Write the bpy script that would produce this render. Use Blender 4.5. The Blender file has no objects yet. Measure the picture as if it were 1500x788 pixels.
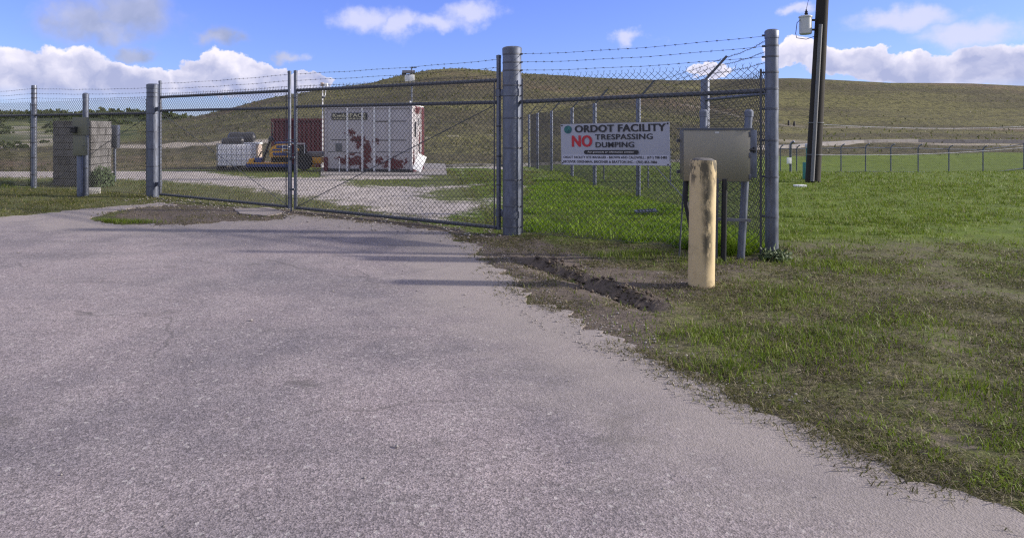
import bpy, bmesh, math, random
import numpy as np
from mathutils import Vector, Matrix

random.seed(7)
rng = np.random.default_rng(7)
SC = bpy.context.scene
COL = SC.collection
R = math.radians

# ---------------------------------------------------------------- camera
EYE = 1.55          # metres above the driveway
FPX = 1000.0        # focal length in photograph pixels (1500 px frame)
HX, HY = 600.0, 190.0
cam_d = bpy.data.cameras.new('camera')
cam = bpy.data.objects.new('camera', cam_d)
COL.objects.link(cam)
cam.location = (0, 0, EYE)
cam.rotation_euler = (R(90), 0, 0)
cam_d.sensor_width = 36.0
cam_d.lens = 36.0 * FPX / 1500.0
cam_d.shift_x = (750.0 - HX) / 1500.0
cam_d.shift_y = -(394.0 - HY) / 1500.0
cam_d.clip_start = 0.05
cam_d.clip_end = 4000.0
SC.camera = cam

# ---------------------------------------------------------------- view, sun
SC.view_settings.view_transform = 'Standard'
SC.view_settings.look = 'None'
SC.view_settings.gamma = 1.0
SC.view_settings.exposure = 1.15
SC.render.engine = 'CYCLES'
SC.cycles.use_denoising = False       # keep the grain of asphalt and grass
SC.cycles.filter_width = 1.25
SC.cycles.max_bounces = 6
SC.cycles.transparent_max_bounces = 8
SUN_EL, SUN_AZ = 22.5, 94.0         # azimuth clockwise from +Y
sun_d = bpy.data.lights.new('sun', 'SUN')
sun_d.energy = 3.3
sun_d.angle = R(1.8)
sun_d.color = (1.0, 0.91, 0.80)
sun = bpy.data.objects.new('sun', sun_d)
COL.objects.link(sun)
sv = Vector((math.cos(R(SUN_EL)) * math.sin(R(SUN_AZ)), math.cos(R(SUN_EL)) * math.cos(R(SUN_AZ)), math.sin(R(SUN_EL))))
sun.rotation_euler = (-sv).to_track_quat('-Z', 'Y').to_euler()
sun.location = (30, 0, 20)

# ---------------------------------------------------------------- node helper
class NT:
    def __init__(s, tree):
        s.t = tree; s.n = tree.nodes; s.l = tree.links
    def node(s, typ, **kw):
        n = s.n.new(typ)
        for k, v in kw.items():
            setattr(n, k, v)
        return n
    def put(s, sock, v):
        if hasattr(v, 'is_output') or isinstance(v, bpy.types.NodeSocket):
            s.l.new(v, sock)
        elif v is not None:
            if sock.type == 'RGBA' and len(v) == 3:
                v = (*v, 1)
            sock.default_value = v
    def math(s, op, a, b=None, c=None, clamp=False):
        n = s.node('ShaderNodeMath', operation=op, use_clamp=clamp)
        for i, v in enumerate((a, b, c)):
            if v is not None: s.put(n.inputs[i], v)
        return n.outputs[0]
    def vmath(s, op, a, b=None):
        n = s.node('ShaderNodeVectorMath', operation=op)
        s.put(n.inputs[0], a)
        if b is not None: s.put(n.inputs[1], b)
        return n.outputs[1] if op in ('LENGTH', 'DOT_PRODUCT', 'DISTANCE') else n.outputs[0]
    def ramp(s, v, lo, hi, a=0.0, b=1.0, smooth=True):
        n = s.node('ShaderNodeMapRange', interpolation_type='SMOOTHSTEP' if smooth else 'LINEAR')
        n.clamp = True
        s.put(n.inputs[0], v); s.put(n.inputs[1], lo); s.put(n.inputs[2], hi); s.put(n.inputs[3], a); s.put(n.inputs[4], b)
        return n.outputs[0]
    def mix(s, f, a, b, mode='MIX'):
        n = s.node('ShaderNodeMix', data_type='RGBA', blend_type=mode)
        s.put(n.inputs[0], f); s.put(n.inputs[6], a); s.put(n.inputs[7], b)
        return n.outputs[2]
    def noise(s, vec, scale, detail=4, rough=0.55, dist=0.0, out='Fac'):
        n = s.node('ShaderNodeTexNoise')
        s.put(n.inputs['Vector'], vec)
        n.inputs['Scale'].default_value = scale
        n.inputs['Detail'].default_value = detail
        n.inputs['Roughness'].default_value = rough
        n.inputs['Distortion'].default_value = dist
        return n.outputs[out]
    def voro(s, vec, scale, feature='F1', out='Distance'):
        n = s.node('ShaderNodeTexVoronoi', feature=feature)
        s.put(n.inputs['Vector'], vec)
        n.inputs['Scale'].default_value = scale
        return n.outputs[out]
    def mapv(s, vec, scale=(1, 1, 1), loc=(0, 0, 0)):
        n = s.node('ShaderNodeMapping')
        s.put(n.inputs[0], vec)
        n.inputs['Location'].default_value = loc
        n.inputs['Scale'].default_value = scale
        return n.outputs[0]
    def attr(s, name, out='Fac'):
        n = s.node('ShaderNodeAttribute', attribute_name=name)
        return n.outputs[out]

# ---------------------------------------------------------------- sky
def build_world():
    w = bpy.data.worlds.new('World'); SC.world = w
    w.use_nodes = True
    w.node_tree.nodes.clear()
    t = NT(w.node_tree)
    sky = t.node('ShaderNodeTexSky', sky_type='NISHITA')
    sky.sun_disc = False
    sky.sun_elevation = R(SUN_EL); sky.sun_rotation = R(SUN_AZ)
    sky.air_density = 1.0; sky.dust_density = 0.25; sky.ozone_density = 2.2; sky.altitude = 40
    co = t.node('ShaderNodeTexCoord').outputs['Generated']
    sep = t.node('ShaderNodeSeparateXYZ'); t.put(sep.inputs[0], co)
    az = t.math('ARCTAN2', sep.outputs[0], sep.outputs[1])
    el = t.math('ARCSINE', sep.outputs[2])
    cmb = t.node('ShaderNodeCombineXYZ'); t.put(cmb.inputs[0], az); t.put(cmb.inputs[1], el)
    P = cmb.outputs[0]
    low = t.ramp(el, 0.0, 0.22)
    tint = t.mix(low, (SKYK * 0.68, SKYK * 0.82, SKYK * 1.55), (SKYK * 0.82, SKYK * 0.86, SKYK * 1.75))
    skyc = t.mix(1.0, sky.outputs[0], tint, 'MULTIPLY')

    def ae(x, y):
        u, v = (x - HX) / FPX, (HY - y) / FPX
        return math.atan2(u, 1.0), math.asin(v / math.sqrt(1 + u * u + v * v))

    # warped coordinates give the ragged, billowing outlines
    wn = t.node('ShaderNodeTexNoise'); t.put(wn.inputs['Vector'], P)
    wn.inputs['Scale'].default_value = 26; wn.inputs['Detail'].default_value = 7; wn.inputs['Roughness'].default_value = 0.58
    off = t.vmath('SUBTRACT', wn.outputs['Color'], (0.5, 0.5, 0.5))
    def warp(k, ky):
        return t.vmath('ADD', P, t.vmath('MULTIPLY', off, (k, ky, 0)))
    PC = warp(0.085, 0.05)      # cumulus
    PS = warp(0.10, 0.045)      # soft cloud

    def blob(Pw, x, y, rx, ry):
        a, e = ae(x, y)
        d = t.vmath('MULTIPLY', t.vmath('SUBTRACT', Pw, (a, e, 0)), (FPX / rx, FPX / ry, 0))
        return t.math('SUBTRACT', 1.0, t.vmath('LENGTH', d))
    def union(Pw, L):
        r = None
        for b in L:
            v = blob(Pw, *b)
            r = v if r is None else t.math('SMOOTH_MAX', r, v, 0.15)
        return r
    cum = [(30, 108, 62, 34), (-60, 112, 70, 42), (95, 108, 54, 40), (55, 118, 60, 30), (160, 118, 62, 26), (215, 125, 48, 24),
           (325, 104, 56, 32), (378, 112, 52, 22), (290, 122, 50, 20), (455, 118, 44, 14), (120, 132, 150, 26), (350, 128, 110, 22),
           (1040, 104, 30, 12), (1172, 78, 52, 17), (1240, 92, 60, 20), (1340, 104, 80, 20), (1450, 96, 70, 26), (1560, 100, 90, 36),
           (-220, 108, 110, 50), (-400, 112, 120, 44), (1750, 110, 140, 40), (2200, 90, 240, 70)]
    soft = [(125, 32, 74, 38), (190, 18, 84, 42), (150, 44, 80, 26), (188, 80, 46, 16), (585, 36, 38, 24), (530, 28, 60, 22), (640, 32, 60, 16),
            (695, 16, 56, 20), (920, 56, 38, 12), (1165, 12, 26, 10), (320, 52, 40, 18), (420, 82, 34, 10), (1330, 30, 70, 16),
            (1420, 50, 60, 18), (-150, 30, 90, 20)]
    fc = union(PC, cum)
    ac = t.math('MULTIPLY', t.ramp(fc, 0.02, 0.15), t.ramp(el, 0.026, 0.060))
    fs = union(PS, soft)
    as_ = t.math('MULTIPLY', t.ramp(fs, -0.12, 0.80), 0.84)
    # out of view, broken cloud is thickened to give brighter, whiter fill light
    gn = t.noise(t.mapv(P, (1, 2.2, 1)), 5.0, 7, 0.55)
    away = t.ramp(t.math('ABSOLUTE', t.math('SUBTRACT', az, 0.15)), 0.9, 1.2)
    high = t.ramp(el, 0.30, 0.5)
    ag = t.math('MULTIPLY', t.ramp(gn, 0.40, 0.54), t.math('MAXIMUM', away, high))
    # shading of the cumulus: lit on the sun side and top, lavender grey inside and towards the flat base
    bil = t.noise(t.vmath('ADD', P, t.vmath('MULTIPLY', off, (0.04, 0.04, 0))), 17, 6, 0.5)
    bil2 = t.noise(t.vmath('ADD', t.vmath('ADD', P, (-0.012, -0.014, 0)), t.vmath('MULTIPLY', off, (0.04, 0.04, 0))), 17, 6, 0.5)
    relief = t.math('MULTIPLY', t.math('SUBTRACT', bil2, bil), 2.2)
    rim = t.ramp(fc, 0.05, 0.55, 0.30, -0.05)
    hgt = t.ramp(el, 0.045, 0.105, -0.42, 0.30, smooth=False)
    lit = t.math('ADD', t.math('ADD', relief, rim), t.math('ADD', hgt, 0.42), clamp=True)
    ccol = t.mix(lit, (0.20, 0.215, 0.32), (0.47, 0.445, 0.49))
    slit = t.math('ADD', t.ramp(el, 0.10, 0.19, 0.30, 0.55), t.math('MULTIPLY', relief, 0.8), clamp=True)
    scol = t.mix(slit, (0.15, 0.17, 0.24), (0.27, 0.28, 0.37))
    scol = t.mix(t.ramp(az, -0.25, -0.10), scol, (0.34, 0.345, 0.45))
    c = t.mix(t.math('MULTIPLY', ag, 0.9), skyc, (0.42, 0.41, 0.42))
    c = t.mix(as_, c, scol)
    c = t.mix(t.math('MULTIPLY', ac, 0.94), c, ccol)
    bg = t.node('ShaderNodeBackground'); t.put(bg.inputs[0], c); bg.inputs[1].default_value = 1.0
    out = t.node('ShaderNodeOutputWorld'); t.l.new(bg.outputs[0], out.inputs[0])
SKYK = 0.055      # strength of the Nishita sky
build_world()

# ---------------------------------------------------------------- pixel helpers
def PX(x, y, Y):
    """point at depth Y seen at photo pixel (x, y)"""
    return Vector(((x - HX) / FPX * Y, Y, EYE + (HY - y) / FPX * Y))
def GP(x, y, z=0.0):
    """point of the ground plane seen at photo pixel (x, y)"""
    Y = (EYE - z) * FPX / (y - HY)
    return Vector(((x - HX) / FPX * Y, Y, z))

# ---------------------------------------------------------------- numpy noise and polygons
_perm = rng.permutation(512)
_val = rng.random(512)
def vnoise(x, y):
    xi = np.floor(x).astype(int); yi = np.floor(y).astype(int)
    fx = x - xi; fy = y - yi
    fx = fx * fx * (3 - 2 * fx); fy = fy * fy * (3 - 2 * fy)
    def h(a, b): return _val[(_perm[a % 512] + b * 7) % 512]
    return (h(xi, yi) * (1 - fx) + h(xi + 1, yi) * fx) * (1 - fy) + (h(xi, yi + 1) * (1 - fx) + h(xi + 1, yi + 1) * fx) * fy
def fbm(x, y, o=4):
    s = 0; a = 0.5; f = 1.0
    for i in range(o):
        s = s + a * vnoise(x * f + 17.3 * i, y * f - 9.1 * i); a *= 0.5; f *= 2.03
    return s / (1 - 0.5 ** o)
def sdf(poly, x, y):
    """signed distance, positive inside"""
    d = np.full(x.shape, 1e9); ins = np.zeros(x.shape, bool)
    n = len(poly)
    for i in range(n):
        ax, ay = poly[i]; bx, by = poly[(i + 1) % n]
        ex, ey = bx - ax, by - ay
        wx, wy = x - ax, y - ay
        tt = np.clip((wx * ex + wy * ey) / (ex * ex + ey * ey + 1e-12), 0, 1)
        d = np.minimum(d, (wx - ex * tt) ** 2 + (wy - ey * tt) ** 2)
        c = (ay > y) != (by > y)
        with np.errstate(divide='ignore', invalid='ignore'):
            xx = ax + (y - ay) * ex / (ey if abs(ey) > 1e-12 else 1e-12)
        ins ^= c & (x < xx)
    d = np.sqrt(d)
    return np.where(ins, d, -d)
def gpoly(L):
    return [tuple(GP(*p)[:2]) for p in L]

# ---------------------------------------------------------------- layout of the ground surfaces (outlines on the ground plane)
ASPHALT = gpoly([(235, 297), (120, 307), (0, 318), (-300, 332), (-700, 352)]) + [(-14, 6.0), (-14, -8), (6, -8), (5.2, 0.5)] + \
    gpoly([(1560, 770), (1330, 690), (1180, 626), (1050, 568), (950, 523), (885, 490), (840, 472), (806, 452), (770, 438), (752, 428), (755, 410), (728, 398),
           (706, 380), (690, 362), (668, 348), (640, 338), (590, 331), (520, 325), (470, 319), (436, 314), (400, 322), (320, 326), (262, 330),
           (205, 329), (150, 325), (128, 320), (150, 312), (200, 304), (255, 300)])
APRON = gpoly([(345, 306), (395, 304), (418, 311), (390, 316), (350, 313)])
GRAVEL = gpoly([(-700, 252), (-400, 250), (0, 249), (165, 247), (290, 246.5), (420, 256), (470, 243), (620, 240), (725, 237), (772, 239), (806, 258), (778, 285),
                (700, 322), (650, 332), (600, 328), (560, 316), (500, 303), (433, 290), (390, 284), (330, 274), (235, 267), (165, 263), (0, 262), (-400, 263), (-700, 264)])
GRASS_IN = [gpoly(q) for q in (
    [(530, 265), (610, 264), (700, 262), (690, 268), (600, 271), (545, 270)],
    [(650, 242), (663, 241), (662, 256), (650, 262), (645, 255)],
    [(690, 252), (690, 241), (735, 243), (775, 247), (780, 268), (730, 269), (690, 266)],
    [(655, 282), (700, 274), (735, 271), (720, 284), (670, 291)],
    [(300, 246), (470, 250), (470, 256), (400, 259), (330, 252)],
    [(690, 330), (740, 305), (772, 285), (800, 270), (800, 345), (700, 345)])]
DIRT = gpoly([(640, 335), (735, 341), (800, 352), (860, 372), (930, 392), (985, 402), (1040, 385), (1115, 378), (1120, 388), (1070, 405), (1062, 428), (1000, 446),
              (965, 470), (985, 510), (1000, 540), (1100, 600), (1200, 640), (1150, 660), (1040, 580), (940, 530), (860, 492), (800, 462), (735, 410), (690, 372)])
DIRT_L = gpoly([(185, 305), (250, 297), (430, 307), (560, 320), (690, 335), (700, 345), (600, 338), (430, 322), (260, 332), (190, 328), (160, 318)])
TRENCH = [tuple(GP(*p)[:2]) for p in ((788, 384), (806, 390), (840, 404), (880, 418), (915, 432), (950, 446))]
LUSH = gpoly([(768, 345), (772, 300), (790, 262), (840, 270), (905, 285), (990, 300), (1010, 330), (1110, 345), (1118, 372), (1060, 372), (1000, 366), (900, 356), (820, 352)])

# far terrain: photo heights of the surface at given distances, column by column
ZR = [24, 30, 36, 45, 60, 80, 100, 130, 160, 200, 300]
FAR = {
    -900: [254.6, 248, 243, 235, 222, 212, 204, 194, 186, 180, 170],
    0:    [254.6, 248, 243, 235, 222, 212, 204, 194, 186, 180, 170],
    150:  [254.6, 248, 242, 232, 218, 209, 202, 193, 186, 180, 169],
    225:  [254.6, 248, 241, 230, 215, 205, 197, 189, 183, 178, 168],
    300:  [254.6, 247, 240, 227, 211, 198, 187, 175, 168, 173, 184],
    400:  [254.6, 245, 240, 225, 205, 184, 168, 151, 142, 150, 168],
    470:  [254.6, 244, 240, 225, 203, 180, 162, 141, 129, 138, 160],
    541:  [254.6, 244, 238, 224, 202, 178, 158, 134, 122, 130, 155],
    583:  [254.6, 244, 238, 224, 201, 176, 154, 127, 111, 120, 150],
    640:  [254.6, 244, 238, 223, 201, 174, 150, 120, 99, 108, 145],
    690:  [254.6, 244, 238, 223, 201, 174, 150, 120, 101, 108, 145],
    765:  [254.6, 245, 239, 224, 203, 178, 155, 126, 108, 110, 145],
    914:  [254.6, 246, 240, 228, 210, 188, 168, 140, 120, 115, 145],
    1028: [254.6, 248, 243, 234, 218, 198, 182, 158, 134, 116, 145],
    1139: [256.0, 256, 257, 256, 232, 208, 197, 186, 158, 114, 145],
    1220: [256.0, 257, 258, 257, 232, 208, 197, 187, 160, 115, 145],
    1500: [256.0, 256, 256, 252, 230, 210, 199, 187, 164, 124, 150],
    2600: [255.0, 252, 250, 246, 230, 214, 204, 194, 178, 150, 160]}
_cx = np.array(sorted(FAR)); _ct = np.array([FAR[c] for c in _cx], float)
_gx = np.arange(-900, 2601, 10.0); _gz = np.concatenate([np.arange(24, 60, 2.0), np.arange(60, 301, 4.0)])
_tab = np.array([[np.interp(zz, ZR, row) for zz in _gz] for row in _ct])
_tab = np.array([np.interp(_gx, _cx, _tab[:, k]) for k in range(len(_gz))]).T
def _blur(a, n, ax):
    k = np.hanning(2 * n + 3)[1:-1]; k /= k.sum()
    p = [(0, 0), (0, 0)]; p[ax] = (n, n)
    b = np.pad(a, p, mode='edge')
    return np.apply_along_axis(lambda v: np.convolve(v, k, 'valid'), ax, b)
_tab = _blur(_blur(_tab, 3, 0), 2, 1)
def far_z(X, Y):
    Yc = np.clip(Y, 24, 300)
    px = np.clip(HX + FPX * X / np.maximum(Y, 1.0), -900, 2599)
    gi = (px + 900) / 10.0; i0 = np.clip(np.floor(gi).astype(int), 0, len(_gx) - 2); fx = gi - i0
    j = np.clip(np.searchsorted(_gz, Yc, side='right') - 1, 0, len(_gz) - 2)
    fz = (Yc - _gz[j]) / (_gz[j + 1] - _gz[j])
    yp = (_tab[i0, j] * (1 - fx) + _tab[i0 + 1, j] * fx) * (1 - fz) + (_tab[i0, j + 1] * (1 - fx) + _tab[i0 + 1, j + 1] * fx) * fz
    return EYE - (yp - HY) / FPX * Yc
def seg_dist(pts, x, y):
    d = np.full(x.shape, 1e9); side = np.zeros(x.shape)
    for (ax, ay), (bx, by) in zip(pts[:-1], pts[1:]):
        ex, ey = bx - ax, by - ay
        tt = np.clip(((x - ax) * ex + (y - ay) * ey) / (ex * ex + ey * ey), 0, 1)
        qx, qy = x - ax - ex * tt, y - ay - ey * tt
        dd = np.hypot(qx, qy); m = dd < d
        d = np.where(m, dd, d); side = np.where(m, np.sign(ex * qy - ey * qx), side)
    return d, side
def ground_z(X, Y):
    X = np.asarray(X, float); Y = np.asarray(Y, float)
    amp = np.clip((Y - 24) / 20, 0, 1)
    far = far_z(X, Y) + amp * (fbm(X * 0.25, Y * 0.25, 4) - 0.5) * 0.5 + amp * (fbm(X * 0.05 + 40, Y * 0.05, 3) - 0.5) * 1.0
    t = np.clip((Y - 24) / 4, 0, 1)
    near = (fbm(X * 0.9, Y * 0.9, 4) - 0.5) * 0.07 - 0.004
    near = near + 0.03 * np.clip((X - 1.5) / 3, 0, 1) * np.clip(1 - np.abs(Y - 9) / 10, 0, 1)
    near = near + np.clip((fbm(X * 7, Y * 7, 3) - 0.5) * 0.03, -0.02, 0.02) * (Y < 14)
    sa = np.maximum(sdf(ASPHALT, X, Y), sdf(APRON, X, Y))
    near = np.where(sa > -0.02, np.minimum(near, -0.03), near * np.clip(-sa / 0.5, 0.15, 1) - 0.012 * np.clip(1 + sa / 0.3, 0, 1))
    d, s = seg_dist(TRENCH, X, Y)
    wob = (fbm(X * 3, Y * 3, 3) - 0.5) * 0.16
    dd = d + wob
    near = near + np.where(s > 0, np.exp(-((dd - 0.09) / 0.08) ** 2) * 0.035 - 0.06 * np.exp(-(dd / 0.05) ** 2), -0.065 * np.exp(-(dd / 0.15) ** 2) + 0.02 * np.exp(-((dd - 0.40) / 0.10) ** 2))
    z = near * (1 - t) + far * t
    return np.where(Y < 24, near, z)

# ---------------------------------------------------------------- materials
MATS = {}
def new_mat(name):
    m = bpy.data.materials.new(name); m.use_nodes = True
    m.node_tree.nodes.clear()
    t = NT(m.node_tree)
    b = t.node('ShaderNodeBsdfPrincipled'); o = t.node('ShaderNodeOutputMaterial')
    t.l.new(b.outputs[0], o.inputs[0])
    MATS[name] = m
    return m, t, b
def bump(t, b, h, strength=0.4, dist=0.01):
    n = t.node('ShaderNodeBump'); n.inputs['Strength'].default_value = strength; n.inputs['Distance'].default_value = dist
    t.put(n.inputs['Height'], h); t.l.new(n.outputs[0], b.inputs['Normal'])
def coords(t, kind='Object'):
    return t.node('ShaderNodeTexCoord').outputs[kind]
def world_pos(t):
    return t.node('ShaderNodeNewGeometry').outputs['Position']
def mat(name, col, rough=0.6, metal=0.0, var=0.25, scale=6.0, dirt=None, dirt_amt=0.4, dirt_scale=3.0, bmp=0.15, bscale=60, stretch=(1, 1, 1)):
    m, t, b = new_mat(name)
    p = t.mapv(world_pos(t), stretch)
    n = t.noise(p, scale, 5, 0.6)
    c = t.mix(n, tuple(v * (1 - var) for v in col), tuple(min(1, v * (1 + var)) for v in col))
    if dirt:
        d = t.ramp(t.noise(p, dirt_scale, 6, 0.65), 0.62 - 0.3 * dirt_amt, 0.80 - 0.2 * dirt_amt)
        c = t.mix(t.math('MULTIPLY', d, min(1, dirt_amt * 1.8)), c, dirt)
    t.put(b.inputs['Base Color'], c)
    b.inputs['Metallic'].default_value = metal
    t.put(b.inputs['Roughness'], t.ramp(n, 0.2, 0.8, max(0.05, rough - 0.1), min(1, rough + 0.12), smooth=False))
    if bmp: bump(t, b, t.noise(p, bscale, 3, 0.6), bmp, 0.004)
    return m

mat('galvanized', (0.128, 0.145, 0.188), 0.44, 0.6, 0.55, 22, (0.085, 0.092, 0.115), 0.5, 5, 0.1, 40, (1, 1, 0.35))
mat('galvanized_dark', (0.085, 0.095, 0.12), 0.55, 0.3, 0.25, 9, (0.10, 0.09, 0.08), 0.3, 4)
mat('wire', (0.085, 0.085, 0.085), 0.55, 0.4, 0.3, 3, None, 0, 1, 0)
mat('barbed', (0.055, 0.052, 0.055), 0.7, 0.2, 0.3, 8, None, 0, 1, 0)
mat('band_steel', (0.07, 0.075, 0.09), 0.5, 0.4, 0.2, 12)
mat('black_rubber', (0.018, 0.018, 0.02), 0.7, 0, 0.3, 6)
mat('black_plastic', (0.02, 0.021, 0.026), 0.4, 0, 0.3, 6)
mat('concrete', (0.36, 0.35, 0.33), 0.9, 0, 0.25, 5, (0.16, 0.15, 0.13), 0.5, 3, 0.3, 50)
mat('block', (0.15, 0.145, 0.145), 0.95, 0, 0.35, 4, (0.055, 0.052, 0.05), 0.7, 2.2, 0.5, 60)
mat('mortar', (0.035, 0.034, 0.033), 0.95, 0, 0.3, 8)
mat('drab_box', (0.155, 0.16, 0.115), 0.55, 0.05, 0.15, 6, (0.12, 0.12, 0.09), 0.3)
mat('red_paint', (0.095, 0.018, 0.026), 0.65, 0, 0.3, 3, (0.045, 0.015, 0.016), 0.4, 2)
mat('tote_plastic', (0.90, 0.91, 0.93), 0.35, 0, 0.06, 4)
def translucent(name, col, k):
    t = NT(MATS[name].node_tree); b = [n for n in t.n if n.type == 'BSDF_PRINCIPLED'][0]; o = [n for n in t.n if n.type == 'OUTPUT_MATERIAL'][0]
    tr = t.node('ShaderNodeBsdfTranslucent'); t.put(tr.inputs[0], col); mx = t.node('ShaderNodeMixShader'); mx.inputs[0].default_value = k
    t.l.new(b.outputs[0], mx.inputs[1]); t.l.new(tr.outputs[0], mx.inputs[2]); t.l.new(mx.outputs[0], o.inputs[0])
translucent('tote_plastic', (0.95, 0.95, 0.97), 0.5)
mat('tote_cage', (0.22, 0.24, 0.28), 0.5, 0.4, 0.2, 8)
mat('machine_yellow', (0.68, 0.34, 0.04), 0.5, 0, 0.25, 5, (0.12, 0.07, 0.03), 0.4, 5)
mat('machine_blue', (0.035, 0.055, 0.20), 0.45, 0, 0.25, 5, (0.03, 0.03, 0.05), 0.35, 5)
mat('machine_dark', (0.035, 0.033, 0.032), 0.7, 0.1, 0.4, 6)
mat('amber_glass', (0.75, 0.36, 0.08), 0.2, 0, 0.1, 5)
mat('white_paint', (0.72, 0.73, 0.74), 0.45, 0, 0.08, 5, (0.4, 0.38, 0.35), 0.25, 4)
mat('dull_tan', (0.36, 0.29, 0.25), 0.85, 0, 0.25, 8)
mat('pole_wood', (0.020, 0.017, 0.016), 0.9, 0, 0.45, 4, (0.02, 0.018, 0.016), 0.5, 3, 0.5, 14, (6, 6, 0.5))
mat('pole_guard', (0.15, 0.155, 0.17), 0.7, 0.1, 0.2, 6)
mat('transformer_grey', (0.46, 0.48, 0.50), 0.45, 0.1, 0.1, 6, (0.3, 0.3, 0.3), 0.3)
mat('teal_paint', (0.035, 0.20, 0.19), 0.5, 0, 0.2, 6)
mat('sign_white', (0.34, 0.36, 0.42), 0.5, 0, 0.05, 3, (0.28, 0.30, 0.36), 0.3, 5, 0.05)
mat('sign_strip', (0.46, 0.48, 0.57), 0.5, 0, 0.05, 3)
mat('print_black', (0.015, 0.016, 0.02), 0.5, 0, 0.1, 5, None, 0, 1, 0)
mat('print_red', (0.42, 0.018, 0.03), 0.5, 0, 0.1, 5, None, 0, 1, 0)
mat('print_teal', (0.012, 0.085, 0.10), 0.5, 0, 0.5, 30, (0.03, 0.18, 0.16), 0.6, 22, 0)
mat('print_cream', (0.55, 0.52, 0.36), 0.5, 0, 0.1, 5, None, 0, 1, 0)
mat('print_white', (0.75, 0.75, 0.77), 0.5, 0, 0.05, 5, None, 0, 1, 0)
mat('pebble', (0.27, 0.25, 0.235), 0.9, 0, 0.45, 30)
mat('louver', (0.20, 0.20, 0.21), 0.6, 0.2, 0.2, 8)
mat('leaf_dark', (0.045, 0.075, 0.022), 0.7, 0, 0.5, 8, None, 0, 1, 0)
mat('bark', (0.10, 0.075, 0.055), 0.9, 0, 0.3, 8)
mat('pad_concrete', (0.235, 0.222, 0.215), 0.9, 0, 0.25, 4, (0.13, 0.12, 0.11), 0.5, 2, 0.3, 50)
mat('clod', (0.075, 0.058, 0.045), 1.0, 0, 0.4, 20)

def mat_stainless():
    m, t, b = new_mat('stainless')
    p = coords(t)
    n = t.noise(t.mapv(p, (2, 1, 90)), 4, 4, 0.6)
    n2 = t.noise(t.mapv(p, (1, 1, 1)), 2.5, 5, 0.6)
    c = t.mix(n2, (0.19, 0.18, 0.145), (0.27, 0.255, 0.215))
    c = t.mix(t.math('MULTIPLY', n, 0.3), c, (0.33, 0.315, 0.265))
    t.put(b.inputs['Base Color'], c)
    b.inputs['Metallic'].default_value = 0.92
    t.put(b.inputs['Roughness'], t.ramp(n, 0.2, 0.8, 0.38, 0.52))
    bump(t, b, n, 0.06, 0.002)
mat_stainless()

def mat_bollard():
    m, t, b = new_mat('bollard_paint')
    p = coords(t)
    n = t.noise(p, 9, 5, 0.6)
    c = t.mix(n, (0.46, 0.36, 0.19), (0.60, 0.48, 0.28))
    c = t.mix(t.math('MULTIPLY', t.ramp(t.noise(t.mapv(p, (1, 1, 0.3), (3, 1, 0)), 10, 6, 0.65), 0.5, 0.75), 0.5), c, (0.40, 0.28, 0.14))
    sep = t.node('ShaderNodeSeparateXYZ'); t.put(sep.inputs[0], p)
    # one long mould streak run down from the rim, plus flaked paint at the top
    ang = t.math('ARCTAN2', sep.outputs[0], t.math('MULTIPLY', sep.outputs[1], -1))
    wob = t.math('MULTIPLY', t.math('SUBTRACT', t.noise(t.mapv(p, (1, 1, 0.7)), 6, 4, 0.6), 0.5), 0.8)
    d = t.math('ABSOLUTE', t.math('SUBTRACT', t.math('ADD', ang, wob), 0.08))
    run = t.math('MULTIPLY', t.ramp(d, 0.10, 0.62, 1, 0), t.ramp(sep.outputs[2], 0.15, 0.45))
    brk = t.ramp(t.noise(t.mapv(p, (1, 1, 0.45), (0, 4, 0)), 22, 6, 0.7), 0.30, 0.52)
    mould = t.math('MULTIPLY', run, brk)
    top = t.math('MULTIPLY', t.ramp(sep.outputs[2], 0.94, 1.15), t.ramp(t.noise(t.mapv(p, (1, 1, 0.3)), 17, 5, 0.65), 0.50, 0.58))
    low = t.math('MULTIPLY', t.ramp(t.noise(p, 5, 5, 0.6), 0.52, 0.72), t.ramp(sep.outputs[2], 0.75, 0.35))
    low = t.math('MULTIPLY', low, 0.55)
    dirt = t.math('MAXIMUM', t.math('MAXIMUM', mould, low), top)
    c = t.mix(t.math('MULTIPLY', dirt, 0.92), c, (0.050, 0.046, 0.030))
    t.put(b.inputs['Base Color'], c); b.inputs['Roughness'].default_value = 0.72
    bump(t, b, t.noise(p, 45, 4, 0.6), 0.25, 0.004)
mat_bollard()

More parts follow.
